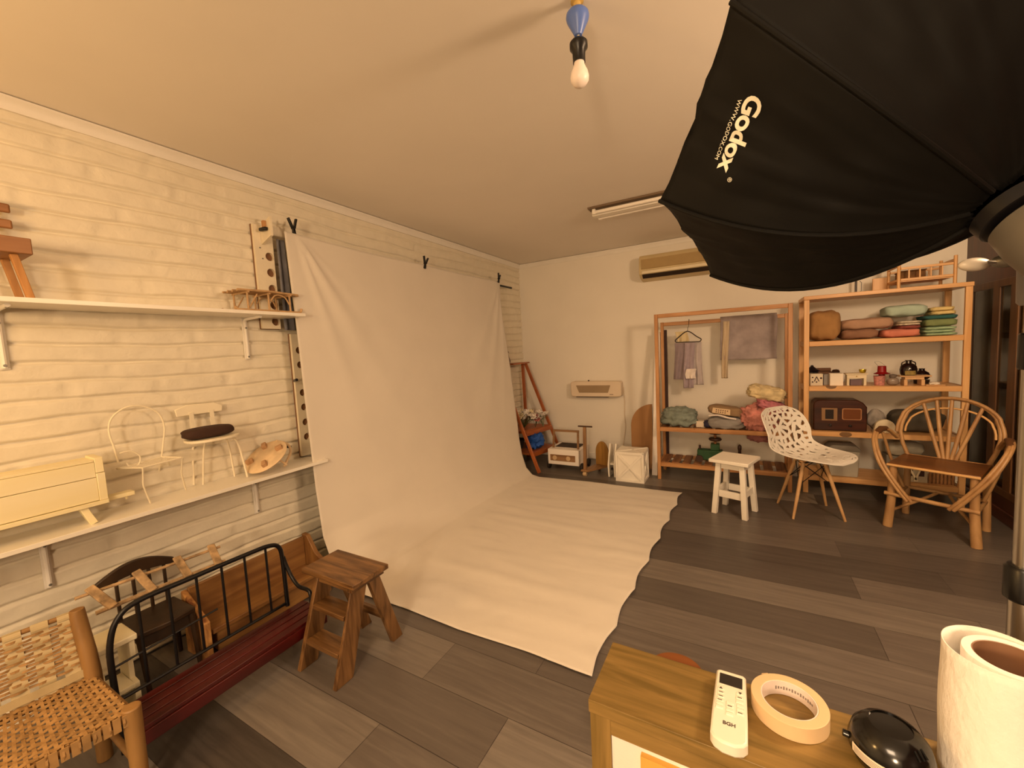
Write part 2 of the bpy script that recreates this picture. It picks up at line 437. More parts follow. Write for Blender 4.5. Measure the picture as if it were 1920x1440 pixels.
# the tube it hangs from
solo('backdrop_pole', MB().tube([(.088, 1.60, 2.045), (.088, 4.235, 2.055)], .011, 12), BLACKM, 'long black pole across the brick wall behind the top of the cloth backdrop', 'pole')
def clip(p, label, tilt=0, yaw=0):
    t = thing('spring_clamp', label, 'clamp', p, 0, 'black spring clamps along the top of the backdrop')
    R = rm(yaw, 'Z') @ rm(tilt, 'X')
    for s in (-1, 1):
        j = MB(); f = lambda y, z: R @ Vector((s*.003, y*s, z))
        j.prism([(-.010, -.045), (-.002, -.048), (.006, -.005), (.012, .0), (.030, .052), (.020, .056), (.004, .012), (-.006, .004)], -.008, .008, o=(0, 0, 0), ux=R @ Vector((0, s, 0)), uy=R @ Vector((0, 0, 1)), uz=R @ Vector((1, 0, 0)))
        part('jaw', j, BLACKP, t, bevel=.0015)
    part('pivot', MB().lathe([(.008, -.013), (.008, .013)], (0, 0, 0), 12, R @ rm(90, 'Y')), BLACKM, t)
    return t
clip((.115, 1.560, 2.120), 'black spring clamp above the cloth backdrop nearest the wooden bracket', 4)
clip((.135, 2.697, 2.090), 'black spring clamp in the middle of the top edge of the backdrop', -14)
clip((.172, 3.822, 2.10), 'black spring clamp at the far corner of the backdrop near the back wall', -20, 8)

# wooden pole brackets on the brick wall
def holes_board(y0, y1, z0, z1, holes, r, x0, x1, hy=None):
    """a thin board in the y-z plane with round holes cut through"""
    mb = MB(); hy = hy if hy is not None else (y0+y1)/2
    zz = [z0]+sum([[h-r*1.25, h+r*1.25] for h in sorted(holes)], [])+[z1]
    for i in range(len(zz)-1):
        a, b = zz[i], zz[i+1]
        if i % 2 == 0: mb.bb(x0, y0, a, x1, y1, b)
        else:
            c = (a+b)/2
            ans = sorted([2*PI*(k+.5)/20 for k in range(20)] + [math.atan2(qz-c, qy-hy) % (2*PI) for qy in (y0, y1) for qz in (a, b)])
            n = len(ans); per = []
            for an in ans:
                dy, dz = math.cos(an), math.sin(an)
                ty = ((y1-hy) if dy > 0 else (hy-y0))/abs(dy) if abs(dy) > 1e-6 else 1e9
                tz = r*1.25/abs(dz) if abs(dz) > 1e-6 else 1e9
                t = min(ty, tz); ri = min(r, t*.98); per.append((hy+dy*t, c+dz*t, hy+dy*ri, c+dz*ri))
            vs = []
            for xx in (x0, x1):
                for p in per: vs.append((xx, p[0], p[1]))
                for p in per: vs.append((xx, p[2], p[3]))
            fs = []
            for k in range(n):
                l = (k+1) % n
                fs += [(k, l, n+l, n+k), (2*n+k, 3*n+k, 3*n+l, 2*n+l), (n+k, n+l, 3*n+l, 3*n+k), (k, 2*n+k, 2*n+l, l)]
            mb.add(vs, fs)
    return mb
PLY = mat('pale_plywood', '#e6dbc2', .6, var=.04, vscale=20)
PLYE = mat('edge_and_hole_shade', '#7c5636', .7)  # brown ply edge colour, also stands for shade in the holes
hb = thing('pole_bracket', 'pale plywood bracket with round holes screwed to bricks behind the upper shelf', 'bracket', (.03, 1.43, 1.53))
part('backboard', holes_board(1.372, 1.478, 1.53, 2.118, [1.572, 1.667, 1.762, 1.855, 1.947], .024, .012, .030, 1.452), PLY, hb, True, smooth=30)
part('hole_shade_backing', MB().bb(.004, 1.3695, 1.527, .0115, 1.4805, 2.120), PLYE, hb, True, smooth=0)  # dark sheet added so the holes look shaded inside
part('pole_cheek', MB().prism([(.031, 2.105), (.128, 2.150), (.128, 2.045), (.031, 2.010)], 1.412, 1.426, ux=(1,0,0), uy=(0,0,1), uz=(0,1,0)), PLY, hb, True, smooth=0)
part('lever', MB().bar((.055, 1.395, 2.083), (.110, 1.402, 2.083), .02, .020), BLACKP, hb, True, bevel=.006)
part('block', MB().bb(.075, 1.395, 2.094, .095, 1.4115, 2.130), MDF, hb, True, bevel=.002)
for q_ in ((1.40, 1.99), (1.41, 1.93), (1.405, 1.74)): part('screw', MB().lathe([(.004, 0), (.004, .002)], (.0305, q_[0], q_[1]), 8, rm(90, 'Y')), STEEL, hb, True)
hb2 = thing('perforated_rail', 'narrow pale plywood rail with a row of round holes beside the backdrop edge', 'bracket', (.03, 1.575, .82))
part('rail', holes_board(1.535, 1.615, .74, 1.50, [.857, .950, 1.045, 1.136, 1.31, 1.40], .022, .012, .030, 1.580), PLY, hb2, True, smooth=30)
part('hole_shade_backing', MB().bb(.004, 1.5325, .738, .0115, 1.6175, 1.502), PLYE, hb2, True, smooth=0)  # same added dark sheet, shade for the rail holes
part('peg', MB().tube([(.03, 1.53, 1.215), (.10, 1.50, 1.222)], .009, 10), BLACKP, hb2, True)
gp = MB().grid(lambda u, v: Vector((.058+.006*math.sin(u*9), 1.482+.050*u+.02*v*u, 2.05-.53*v)), 8, 20)
solo('printed_backdrop', gp, mat('grey_blue_print', '#6a6a72', .7, var=.35, vscale=9), 'strip of grey blurry printed backdrop showing behind the cream cloth edge', 'backdrop', solid=.001)

# ================================================================== WALL SHELVES
SHW = mat('white_melamine', '#f0ebdf', .32, var=.01)
def wall_shelf(name, label, z, y0, y1, dep, brk):
    t = thing(name, label, 'shelf', (dep/2, (y0+y1)/2, z))
    part('board', MB().bb(.004, y0, z-.018, dep, y1, z), SHW, t, True, bevel=.0015)
    for y in brk:
        b = MB()
        b.bb(.002, y-.014, z-.25, .007, y+.014, z-.022)
        b.tube([(.012, y, z-.245), (.012, y, z-.06), (.018, y, z-.034), (.04, y, z-.027), (dep-.05, y, z-.024)], .008, 8, smooth=3)
        br = part('bracket', b, WHITE, t, True, bevel=.001)
        for zz in (z-.235, z-.075): part('screw', MB().lathe([(.0055, 0), (.0045, .003)], (.0195, y, zz), 8, rm(90, 'Y')), STEEL, br, True)
        part('screw', MB().lathe([(.0055, -.004), (.0045, 0)], (dep-.06, y, z-.030), 8), STEEL, br, True)
    return t
SD = .22
wall_shelf('wall_shelf', 'long white wall shelf, the upper of two, holding a cane sled', 1.607, -.75, 1.515, SD, (.41, 1.285))
wall_shelf('wall_shelf', 'long white wall shelf, the lower of two, holding white doll chairs', .730, -.75, 1.575, SD, (.44, 1.25))

# ================================================================== SOFTBOX ON ITS STAND
def softbox():
    a, b, c, h, r = -.862, 2.458, 5.186, -.321, .42
    R = Matrix.Rotation(a, 3, 'Z') @ Matrix.Rotation(b, 3, 'Y') @ Matrix.Rotation(c, 3, 'Z')
    O = Vector((2.788, .938, 1.508)); N = 8
    ax = (R @ Vector((0, 0, -1))).normalized()
    t = thing('softbox', 'black octagonal softbox with white lettering leaning in from the right under the ceiling', 'softbox', O)
    NAP = mat('black_nylon', '#0b0a08', .68, bump=.0018, bscale=7, var=.10, vscale=5, spec=.22)
    rim = [O + R @ Vector((r*math.cos(2*PI*k/N), r*math.sin(2*PI*k/N), h)) for k in range(-1, N-1)]
    hub = [O + R @ Vector((.048*math.cos(2*PI*k/N), .048*math.sin(2*PI*k/N), -.015)) for k in range(-1, N-1)]
    cen = O + ax*abs(h)
    def rib(k, s):
        k %= N; p = hub[k].lerp(rim[k], s); out = (rim[k]-cen).normalized()*.6 - ax*.8
        return p + out.normalized()*(.072 if k in (0, 1, 2) else .030)*4*s*(1-s)*(1.1-.3*s)
    def skin(k, u, s):
        p = rib(k, s).lerp(rib(k+1, s), u)
        mid = (rim[k % N]+rim[(k+1) % N])/2; inw = (cen-mid).normalized()
        sag = 4*u*(1-u)
        wr = .0035*noise.noise(Vector((k*5+u*4, s*7, 1)))+.0025*noise.noise(Vector((u*13+k, s*3+(u*5), 4)))
        return p + inw*sag*(.008+.002*s) + inw*wr*sag*2.2
    for k in range(N):
        part('panel', MB().grid(lambda u, v: skin(k, u, v), 26, 34), NAP, t, True, smooth=60, solid=.0012)
        part('rib', MB().tube([rib(k, s/16) + (cen-rib(k, s/16)).normalized()*-.001 for s in range(17)], .0042, 8), NAP, t, True)
    lip = MB()
    for k in range(N):
        for q in range(8):
            u0, u1 = q/8, (q+1)/8
            p0, p1 = skin(k, u0, 1), skin(k, u1, 1)
            lip.add([p0, p1, p1.lerp(cen, .05)+ax*.002, p0.lerp(cen, .05)+ax*.002], [(0, 1, 2, 3)])
    part('rim_band', lip, NAP, t, True, solid=.0012)
    dif = MB(); pts = []
    for k in range(N):
        for q in range(8): pts.append(skin(k, q/8, .95).lerp(cen, .05)-ax*.004)
    dif.add([cen-ax*.012]+pts, [(0, i+1, (i+1) % len(pts)+1) for i in range(len(pts))])
    part('diffuser', dif, mat('white_diffuser', '#e8e6e0', .8), t, True, solid=.001)
    # the light head behind the ring
    Rz = ax.to_track_quat('Z', 'Y').to_matrix()
    back = O - ax*.0
    part('speed_ring', MB().lathe([(.047, -.02), (.050, -.018), (.050, .002), (.045, .004)], back, 40, Rz), BLACKM, t, True)
    # lettering, fitted to the panel between the ribs that meet at the two nearest corners
    def on(px, py):
        best = None
        d = (RGT*((px-960)/FPX) + DWN*((py-720)/FPX) + FWD).normalized()
        for i in range(41):
            for j in range(41):
                q = skin(0, i/40, j/40); e = (q-CAM); dist = (e - d*e.dot(d)).length
                if best is None or dist < best[0]: best = (dist, q, i/40, j/40)
        q = best[1]; u, v = best[2], best[3]
        n = (skin(0, min(1, u+.05), v)-skin(0, max(0, u-.05), v)).cross(skin(0, u, min(1, v+.05))-skin(0, u, max(0, v-.05))).normalized()
        if n.dot(CAM-q) < 0: n = -n
        return CAM + d*((q-CAM).dot(n)/d.dot(n)), n
    def letter(txt, x0, y0, x1, y1, size, name, sp=1.0, off=0, lift=.004):
        p0, n0 = on(x0, y0); p1, n1 = on(x1, y1); n = (n0+n1).normalized()
        ux = (p1-p0); L = ux.length; ux.normalize(); uz = (n - ux*n.dot(ux)).normalized(); uy = uz.cross(ux)
        mb = text_mesh(txt, size, (0,0,0), (1,0,0), (0,1,0), (0,0,1), .0003, sp, offset=off)
        xs = [v.x for v in mb.v]; W = max(xs)-min(xs); ys = [v.y for v in mb.v]
        s = L/W; mc = Vector(((max(xs)+min(xs))/2, (max(ys)+min(ys))/2, 0)); o = (p0+p1)/2
        # follow the cloth: push every vertex onto the panel surface along the panel normal
        samples = [(skin(0, i/60, j/60)) for i in range(61) for j in range(61)]
        arr = np.array([tuple(q) for q in samples])
        out = []
        for v in mb.v:
            q = o + ux*(v.x-mc.x)*s + uy*(v.y-mc.y)*s*1.0
            dd = arr - np.array(q); al = dd @ np.array(uz); perp = (dd**2).sum(1)-al**2
            ii = np.argsort(perp)[:6]; wgt = 1/(perp[ii]+1e-7); hh = float((al[ii]*wgt).sum()/wgt.sum())
            out.append(q + uz*(hh+lift*.5+v.z))
        mb.v = out
        part(name, mb, mat('white_print', '#f4f1dc', .5, var=0), t, True, smooth=0)
    letter('Godox', 1417, 180, 1357, 322, .1, 'logo_lettering', .96, .003)
    letter('®', 1372, 333, 1366, 340, .1, 'trademark_lettering')
    letter('WWW.GODOX.COM', 1389, 186, 1344, 298, .1, 'web_lettering', 1.05)
    return t, O, ax
sbx, SO, SAX = softbox()
Rz = SAX.to_track_quat('Z', 'Y').to_matrix()

PX, PY = 2.845, 1.0
st = thing('light_stand', 'silver light stand with a grey rounded lamp head at the right edge', 'light stand', (PX, PY, 0))
part('pole', MB().lathe([(.0135, .86), (.0135, 1.365)], (PX, PY, 0), 24), CHROME, st, True, label='thin upper tube')
part('pole', MB().lathe([(.0165, .30), (.0165, .90)], (PX, PY, 0), 24), CHROME, st, True, label='thicker lower tube')
part('pole', MB().lathe([(.0195, .03), (.0195, .32)], (PX, PY, 0), 24), CHROME, st, True, label='lowest tube')
part('collar', MB().lathe([(.017, 1.255), (.019, 1.258), (.019, 1.312), (.017, 1.315)], (PX, PY, 0), 24), BLACKP, st, True)
part('collar', MB().lathe([(.019, .858), (.023, .862), (.023, .915), (.019, .92)], (PX, PY, 0), 24), BLACKP, st, True)
part('collar', MB().lathe([(.022, .30), (.027, .305), (.027, .36), (.022, .365)], (PX, PY, 0), 24), BLACKP, st, True)
part('mount', MB().lathe([(.019, 1.36), (.023, 1.365), (.024, 1.44), (.019, 1.452)], (PX, PY, 0), 24), mat('grey_plastic', '#77757a', .35), st, True)
SO_ = SO-SAX*.10
part('light_head', MB().lathe([(.038, .09), (.047, .085), (.052, .05), (.052, -.02), (.046, -.06), (.028, -.085), (0.004, -.09)], SO-SAX*.115, 40, Rz), mat('grey_enamel', '#6f6a60', .4, metal=.4), st, True)
part('neck', MB().tube([SO_+Vector((.01, .0, -.03)), Vector((PX, PY, 1.43))], .016, 12), STEEL, st, True)
kb = MB().tube([P(1905, 489, 'y', 1.0), P(1865, 492, 'y', .99), P(1850, 492, 'y', .99)], .0035, 8)
part('knob_shaft', kb, CHROME, st, True)
kq = P(1827, 496, 'y', .99); kq2 = P(1852, 491, 'y', .99)
part('knob', MB().blob(kq, (.026, .011, .011), 1, 0, R=rm(30)), mat('cream_plastic', '#cfc4b4', .35), st, True)
part('knob_nut', MB().blob(P(1885, 489, 'y', .995), (.017, .012, .011), 1, 0), STEEL, st, True)
for k, an in enumerate((200, 320, 80)):
    dx, dy = math.cos(rad(an)), math.sin(rad(an))
    part('leg', MB().tube([(PX+dx*.02, PY+dy*.02, .33), (PX+dx*.38, PY+dy*.38, .012)], .009, 10), CHROME, st, True)

# ================================================================== FOREGROUND CABINET
OAK = lambda ax: wood('oak_veneer', '#6c5626', '#947640', ax, 26, .42, ratio=12)
cb = thing('cabinet', 'small oak cabinet with a white inset front in the right foreground', 'cabinet', (2.62, .673, 0))
x0, x1, y0, y1, zt = 2.206, 3.02, .600, .746, .750
part('top', MB().bb(x0-.0015, y0-.002, zt-.022, x1, y1, zt), OAK('x'), cb, True, bevel=.001)
part('side_panel', MB().bb(x0, y0, 0, x0+.034, y1, zt-.0225), OAK('z'), cb, True, bevel=.001)
part('side_panel', MB().bb(x1-.034, y0, 0, x1, y1, zt-.0225), OAK('z'), cb, True, bevel=.001)
part('rail', MB().bb(x0+.034, y0, zt-.050, x1-.034, y0+.02, zt-.0225), OAK('x'), cb, True, bevel=.001)
part('back_panel', MB().bb(x0+.034, y1-.006, .05, x1-.034, y1, zt-.0225), OAK('x'), cb, True)
part('inset_panel', MB().bb(x0+.0345, y0+.003, .10, x1-.0345, y0+.008, zt-.0505), mat('white_panel', '#efe6da', .6, bump=.0003, bscale=200), cb, True)
part('cardboard_sheet', MB().bb(2.288, y0-.006, .35, 2.48, y0+.0025, .6915), mat('tan_sheet', '#dba84e', .7), cb, True)
# remote control
def remote():
    t = thing('remote_control', 'white air conditioner remote control lying beside the tape roll', 'remote control', (0, 0, 0))
    q = [P(*p, 'z', .77) for p in ((1344, 1252), (1399, 1268), (1400, 1400), (1333, 1376))]
    tc = (q[0]+q[1])/2; bc = (q[2]+q[3])/2; uy = (tc-bc); L = uy.length; uy.normalize(); ux = Vector((uy.y, -uy.x, 0)); uz = Vector((0,0,1))
    W = .0475; o = (tc+bc)/2; o.z = .751
    wh = mat('cream_white_plastic', '#efe8d6', .35, var=.01)
    def pt(a, b, h=0): return o+ux*a+uy*b+uz*h
    t.location = (o.x, o.y, .75); ROOT[t] = Matrix.Translation((o.x, o.y, .75))
    h = L/2
    out = [(-W/2+.002, h-.004), (-W/2+.006, h), (W/2-.006, h), (W/2-.002, h-.004), (W/2, -h*.35), (W/2, -h+.006), (W/2-.005, -h-.001), (.008, -h-.006), (-.008, -h-.006), (-W/2+.005, -h-.001), (-W/2, -h+.006), (-W/2, -h*.35)]
    part('case', MB().prism(out[::-1], 0, .019, o=o, ux=ux, uy=uy), wh, t, True, bevel=.003)
    part('screen', MB().prism([(-.0165, h*.52), (.0165, h*.52), (.0165, h*.86), (-.0165, h*.86)], .0188, .0195, o=o, ux=ux, uy=uy), mat('dark_screen', '#2b2724', .15), t, True, label='dark display', smooth=0)
    dark = mat('grey_print', '#4a4238', .6)
    key = mat('cream_key', '#f3ecda', .4)
    def btn(a, b, w_, h_): part('button', MB().prism([(a-w_/2, b-h_/2), (a+w_/2, b-h_/2), (a+w_/2, b+h_/2), (a-w_/2, b+h_/2)], .0185, .0205, o=o, ux=ux, uy=uy), key, t, True, bevel=.0008)
    rows = [(.34, (-.013, .013)), (.22, (-.013, .013)), (.10, (-.013, .013)), (-.02, (-.014, 0, .014)), (-.12, (-.014, 0, .014)), (-.22, (-.014, 0, .014)), (-.33, (0,))]
    for rr, xs in rows:
        for a in xs: btn(a, rr*h, .010, .0058)
    mk_ = MB()
    mk_.prism([(-.016, h*.32), (-.011, h*.32), (-.0135, h*.385)], .0205, .0208, o=o, ux=ux, uy=uy)
    part('symbol', mk_, dark, t, True, smooth=0)
    part('symbol', MB().prism([(.011, h*.385), (.016, h*.385), (.0135, h*.32)], .0205, .0208, o=o, ux=ux, uy=uy), dark, t, True, smooth=0)
    for rr, a in ((.22, -.013), (.22, .013), (.10, -.013), (-.02, -.014), (-.12, 0), (-.22, .014)):
        part('symbol', MB().prism([(a-.003, rr*h-.0006), (a+.003, rr*h-.0006), (a+.003, rr*h+.0006), (a-.003, rr*h+.0006)], .0205, .0208, o=o, ux=ux, uy=uy), dark, t, True, smooth=0)
    lt = text_mesh('BGH', .0085, pt(0, -h*.60, .0192), ux, uy, uz, .0002, 1.0, offset=.0002)
    part('logo_lettering', lt, dark, t, True, smooth=0, label='dark maker lettering')
remote()
# masking tape
tt = thing('masking_tape', 'roll of cream masking tape lying flat on the oak cabinet', 'tape roll', (2.489, .708, .7505))
RO, RI = .0505, .037
part('tape', MB().lathe([(RI, 0), (RO, 0), (RO, .0235), (RI, .0235), (RI, 0)], (0,0,0), 56, cap=False), mat('masking_tape', '#dcbf94', .55, var=.03), tt, bevel=.0006)
part('core', MB().lathe([(RI-.0015, .0005), (RI-.0001, .0005), (RI-.0001, .023), (RI-.0015, .023), (RI-.0015, .0005)], (0,0,0), 56, cap=False), mat('card_core_liner', '#e6d8cf', .6), tt, label='pale printed cardboard core')
for k in range(15):
    an = rad(28+k*6.2)
    part('print', MB().box((math.cos(an)*(RI-.0018), math.sin(an)*(RI-.0018), .012), (.0004, .0022, .0030+.0012*(k % 3)), rm(28+k*6.2)), mat('faded_print', '#8c8078' if k < 12 else '#4a3028', .7), tt, smooth=0)
part('loose_end', MB().box((-.030, .0417, .012), (.010, .0006, .023), rm(30)), mat('masking_tape', '#dcbf94', .55), tt)
# black rounded gadget
gd = thing('black_gadget', 'glossy black rounded gadget with a white sticker beside the paper towel', 'device', (2.598, .672, .7505))
GB = mat('glossy_black', '#0a0908', .16, spec=.6)
Rg = rm(-20)
part('body', MB().lathe([(.004, 0), (.026, .0), (.038, .006), (.0435, .018), (.044, .030), (.040, .044), (.031, .055), (.0225, .060), (.0225, .058), (.004, .057)], (0,0,0), 48), GB, gd)
part('button', MB().tube([(-.040, .000, .026), (-.050, .001, .027)], .0045, 12), GB, gd, bevel=.001)
for k in range(3):
    an = rad(-58+k*9)
    part('vent_slot', MB().bar((.0315*math.cos(an), .0315*math.sin(an), .0553), (.0385*math.cos(an), .0385*math.sin(an), .0473), .0016, .0012, up=(math.cos(an)*.5, math.sin(an)*.5, 1)), mat('vent_black', '#020202', .9), gd)
def stk(u, v):
    an = rad(-160+56*u); rr = [.0447, .0447, .0425]; z = .020+.012*v
    r_ = np.interp(z, [.018, .030, .044], [.0438, .0444, .0404])+.0006
    return Vector((r_*math.cos(an), r_*math.sin(an), z))
part('sticker', MB().grid(stk, 12, 4), mat('white_sticker', '#e9ddc8', .5, var=0), gd, label='white printed sticker')
for k in range(4):
    part('sticker_print', MB().grid(lambda u, v: stk(.08+.78*u, .18+k*.19+.05*v)*1.006 - Vector((0,0,.0002)), 10, 1), mat('brown_print', '#5c4030', .7), gd)
# paper towel roll
HT = .172
tc0 = P(1897, 1235, 'z', .7505+HT)
pt_ = thing('paper_towel_roll', 'tall white paper towel roll with a loose outer sheet standing at the lower right', 'paper towel', (tc0.x, tc0.y, .7505))
PT = mat('paper_towel', '#f4efe6', .85, bump=.0022, bscale=95, var=.02, stretch=(1, 1, .6))
part('roll', MB().lathe([(.0335, 0), (.0425, 0), (.0425, HT-.003), (.042, HT), (.0335, HT), (.0335, 0)], (0,0,0), 56, cap=False), PT, pt_)
part('core', MB().lathe([(.0320, .001), (.0333, .001), (.0333, HT-.001), (.0320, HT-.001), (.0320, .001)], (0,0,0), 48, cap=False), mat('brown_card', '#8a6448', .7), pt_, label='brown cardboard core')
def sheet(u, v):
    a_ = 290 - 330*u; an = rad(a_)
    e_ = (a_-165)/118; r_ = 0.0437+.0165*(max(0, 1-e_*e_))**1.3
    r_ += .0008*math.sin(v*7+u*11)
    return Vector((r_*math.cos(an), r_*math.sin(an), v*(HT+.003)))
part('loose_sheet', MB().grid(sheet, 90, 16), PT, pt_, solid=.0012, smooth=70)
q_ = P(1275, 1225, 'z', .25)
rs = thing('round_stool', 'low round brown wooden footstool just showing behind the oak cabinet', 'stool', (q_.x, q_.y-.088, 0))
BW = lambda ax: wood('brown_varnish', '#6b3a1c', '#8a5228', ax, 10, .35)
part('seat', MB().lathe([(.002, .222), (.082, .222), (.088, .228), (.088, .244), (.084, .25), (.002, .25)], (0,0,0), 40), BW('x'), rs)
for k in range(4):
    an = rad(45+90*k); part('leg', MB().tube([(.055*math.cos(an), .055*math.sin(an), .222), (.085*math.cos(an), .085*math.sin(an), 0)], [.012, .009], 12), BW('z'), rs)

# ================================================================== CEILING THINGS
pl = thing('pendant_lamp', 'blue teardrop pendant holding a bare white bulb under the ceiling', 'pendant lamp', (2.0, 1.30, H))
ptop = P(1082, 8, 'y', 1.30)
LX, LY = ptop.x, 1.30
def zz(py, px=1078): return P(px, py, 'y', LY).z
R0 = Matrix()
part('canopy', MB().lathe([(.004, H-.040), (.010, H-.038), (.012, H-.010), (.020, H-.006), (.020, H-.001), (.004, H-.001)], (LX, LY, 0), 24), mat('brass_cream', '#c9a85e', .4), pl, True)
za, zb_ = min(zz(3), H-.03), zz(70)
part('cone', MB().lathe([(.004, zb_), (.0115, zb_+.001), (.0330, za-.030), (.0355, za-.020), (.034, za-.011), (.027, za-.003), (.004, za)], (LX, LY, 0), 32), mat('blue_enamel', '#5a78c4', .35), pl, True, label='blue enamel cone')
part('stem', MB().lathe([(.0045, zz(84)), (.0045, zb_)], (LX, LY, 0), 12), mat('cream_stem', '#e8d9a8', .4), pl, True)
part('socket', MB().lathe([(.004, zz(77)), (.021, zz(79)), (.0275, zz(84)), (.0275, zz(94)), (.020, zz(100)), (.019, zz(121)), (.004, zz(121))], (LX, LY, 0), 28), BLACKP, pl, True, label='black bulb socket')
z1_, z2_ = zz(113), zz(167)
hh = z1_-z2_
part('bulb', MB().lathe([(.0155, z1_), (.0165, z1_-hh*.25), (.0255, z1_-hh*.48), (.0285, z1_-hh*.64), (.0275, z1_-hh*.78), (.019, z1_-hh*.93), (.004, z2_)], (LX, LY, 0), 32), mat('frosted_bulb', '#f6e9e0', .35), pl, True, label='frosted white bulb')
# fluorescent batten
fl = thing('fluorescent_fixture', 'unlit twin tube fluorescent fixture on the ceiling behind the softbox', 'ceiling light', (2.0, 3.24, H))
part('tray', MB().bb(1.40, 3.13, H-.014, 2.64, 3.36, H-.001), mat('gap_shade', '#6e5a44', .6), fl, True)  # tray coloured dark to stand for the shadow beside the tubes
part('housing', MB().prism([(-.048, 0), (.048, 0), (.034, -.035), (-.034, -.035)], 1.41, 2.63, o=(0, 3.245, H-.014), ux=(0,1,0), uy=(0,0,1), uz=(1,0,0)), WHITEW, fl, True, bevel=.002)
for y in (3.165, 3.325):
    part('tube', MB().tube([(1.45, y, H-.036), (2.59, y, H-.036)], .0135, 16), mat('unlit_tube', '#efe8dc', .25), fl, True)
    for x in (1.44, 2.60): part('end_cap', MB().bb(x-.012, y-.014, H-.052, x+.012, y+.014, H-.014), WHITEW, fl, True, bevel=.002)
# air conditioner
ac = thing('air_conditioner', 'cream wall mounted air conditioner below the ceiling on the back wall', 'air conditioner', (1.95, YB-.09, 1.99))
cr = mat('yellowed_plastic', '#cdb98c', .4)
a0, a1 = 1.50, 2.34
sec = [(0, 2.235), (-.15, 2.235), (-.185, 2.20), (-.195, 2.09), (-.19, 2.045), (-.15, 2.01), (-.06, 1.99), (0, 1.985)]
part('case', MB().prism(sec, a0, a1, o=(0, YB-.002, 0), ux=(0,1,0), uy=(0,0,1), uz=(1,0,0)), cr, ac, True, bevel=.004)
part('front_grille', MB().prism([(-.193, 2.19), (-.198, 2.19), (-.203, 2.095), (-.198, 2.09)], a0+.025, a1-.025, o=(0, YB-.002, 0), ux=(0,1,0), uy=(0,0,1), uz=(1,0,0)), mat('tan_panel', '#a98f5f', .4), ac, True)
part('louvre', MB().prism([(-.196, 2.075), (-.203, 2.07), (-.198, 2.045), (-.190, 2.05)], a0+.03, a1-.03, o=(0, YB-.002, 0), ux=(0,1,0), uy=(0,0,1), uz=(1,0,0)), mat('light_louvre', '#e6d9b8', .35), ac, True)
part('outlet_slot', MB().prism([(-.188, 2.036), (-.193, 2.040), (-.150, 2.005), (-.145, 2.009)], a0+.03, a1-.03, o=(0, YB-.002, -.003), ux=(0,1,0), uy=(0,0,1), uz=(1,0,0)), mat('outlet_dark', '#2a1a0c', .8), ac, True)

# ================================================================== STEP STOOL
HONEY = lambda ax: wood('honey_pine', '#4f3419', '#86613a', ax, 20, .42, knots=4, ratio=10)
ss = thing('step_stool', 'honey coloured wooden step stool with two steps in front of the backdrop', 'step stool', (.88, 1.12, 0))
XA, XB = .745, 1.000
def sl(z): return .962+.118*z/.385            # front edge of the ladder sides
for x in (XA, XB-.022):
    m_ = MB(); y0, y1 = sl(0), sl(.388)
    m_.hexa([(x, y0, 0), (x+.022, y0, 0), (x+.022, y0+.085, 0), (x, y0+.085, 0), (x+.012, y1, .388), (x+.034 if x < .9 else x+.022-.004, y1, .388), (x+.034 if x < .9 else x+.018, y1+.085, .388), (x+.012 if x < .9 else x-.004, y1+.085, .388)])
    part('side_panel', m_, HONEY('z'), ss, True, bevel=.002)
for z in (.125, .262):
    part('step', MB().bb(XA+.0225+z*.03, sl(z)-.003, z-.020, XB-.0225, sl(z)+.080, z), HONEY('x'), ss, True, bevel=.002)
part('seat', MB().bb(.705, 1.048, .3885, 1.045, 1.240, .410), HONEY('x'), ss, True, bevel=.003)
part('seat_rail', MB().bb(XA+.036, sl(.36)+.004, .350, XB-.028, sl(.36)+.022, .388), HONEY('x'), ss, True, bevel=.002)
part('cleat', MB().bb(XB-.002, 1.06, .362, XB+.018, 1.235, .388), HONEY('y'), ss, True, bevel=.002)
for x in (XA+.020, XB-.024):
    part('rear_leg', MB().hexa([(x, 1.275, 0), (x+.024, 1.275, 0), (x+.024, 1.335, 0), (x, 1.335, 0), (x, 1.155, .387), (x+.024, 1.155, .387), (x+.024, 1.215, .387), (x, 1.215, .387)]), HONEY('z'), ss, True, bevel=.002)
part('rear_rail', MB().bb(XA+.045, 1.240, .13, XB-.025, 1.262, .165), HONEY('x'), ss, True, bevel=.002)

# ================================================================== RED SLATTED BENCH
bn = thing('garden_bench', 'low black metal bench with dark red slats and a barred back', 'bench', (.62, .75, 0))
RED = lambda ax: wood('dark_red_paint', '#360a08', '#500f0c', ax, 8, .35, ratio=14)
BZ, BX0, BX1, BYa, BYb = .170, .548, .722, .455, 1.105
for k in range(4):
    x = BX0+.006+k*.0435
    part('slat', MB().bb(x, BYa, BZ-.014, x+.038, BYb+.03, BZ), RED('y'), bn, True, bevel=.002)
part('apron', MB().bb(BX1-.004, BYa, BZ-.062, BX1+.006, BYb+.03, BZ-.016), RED('y'), bn, True, bevel=.002)
xb = BX0-.006
def zp(px, py): return P(px, py, 'x', xb)
top = [(xb, .455, .16), (xb, .452, .30), (xb, .456, .40), (xb, .482, .475), (xb, .540, .508), (xb, .70, .508), (xb, .92, .505), (xb, 1.005, .500), (xb, 1.050, .475), (xb, 1.062, .40), (xb, 1.064, .18)]
part('back_frame', MB().tube(top, .0095, 10, smooth=5), BLACKM, bn, True)
part('back_rail', MB().tube([(xb, .455, .195), (xb, 1.066, .195)], .007, 8), BLACKM, bn, True)
for k in range(6):
    y = .540+k*.090
    part('back_bar', MB().tube([(xb, y, .19), (xb, y, .505)], .0052, 8), BLACKM, bn, True)
part('cross_rail', MB().tube([(xb, .455, .315), (xb, .78, .335)], .004, 8), BLACKM, bn, True)
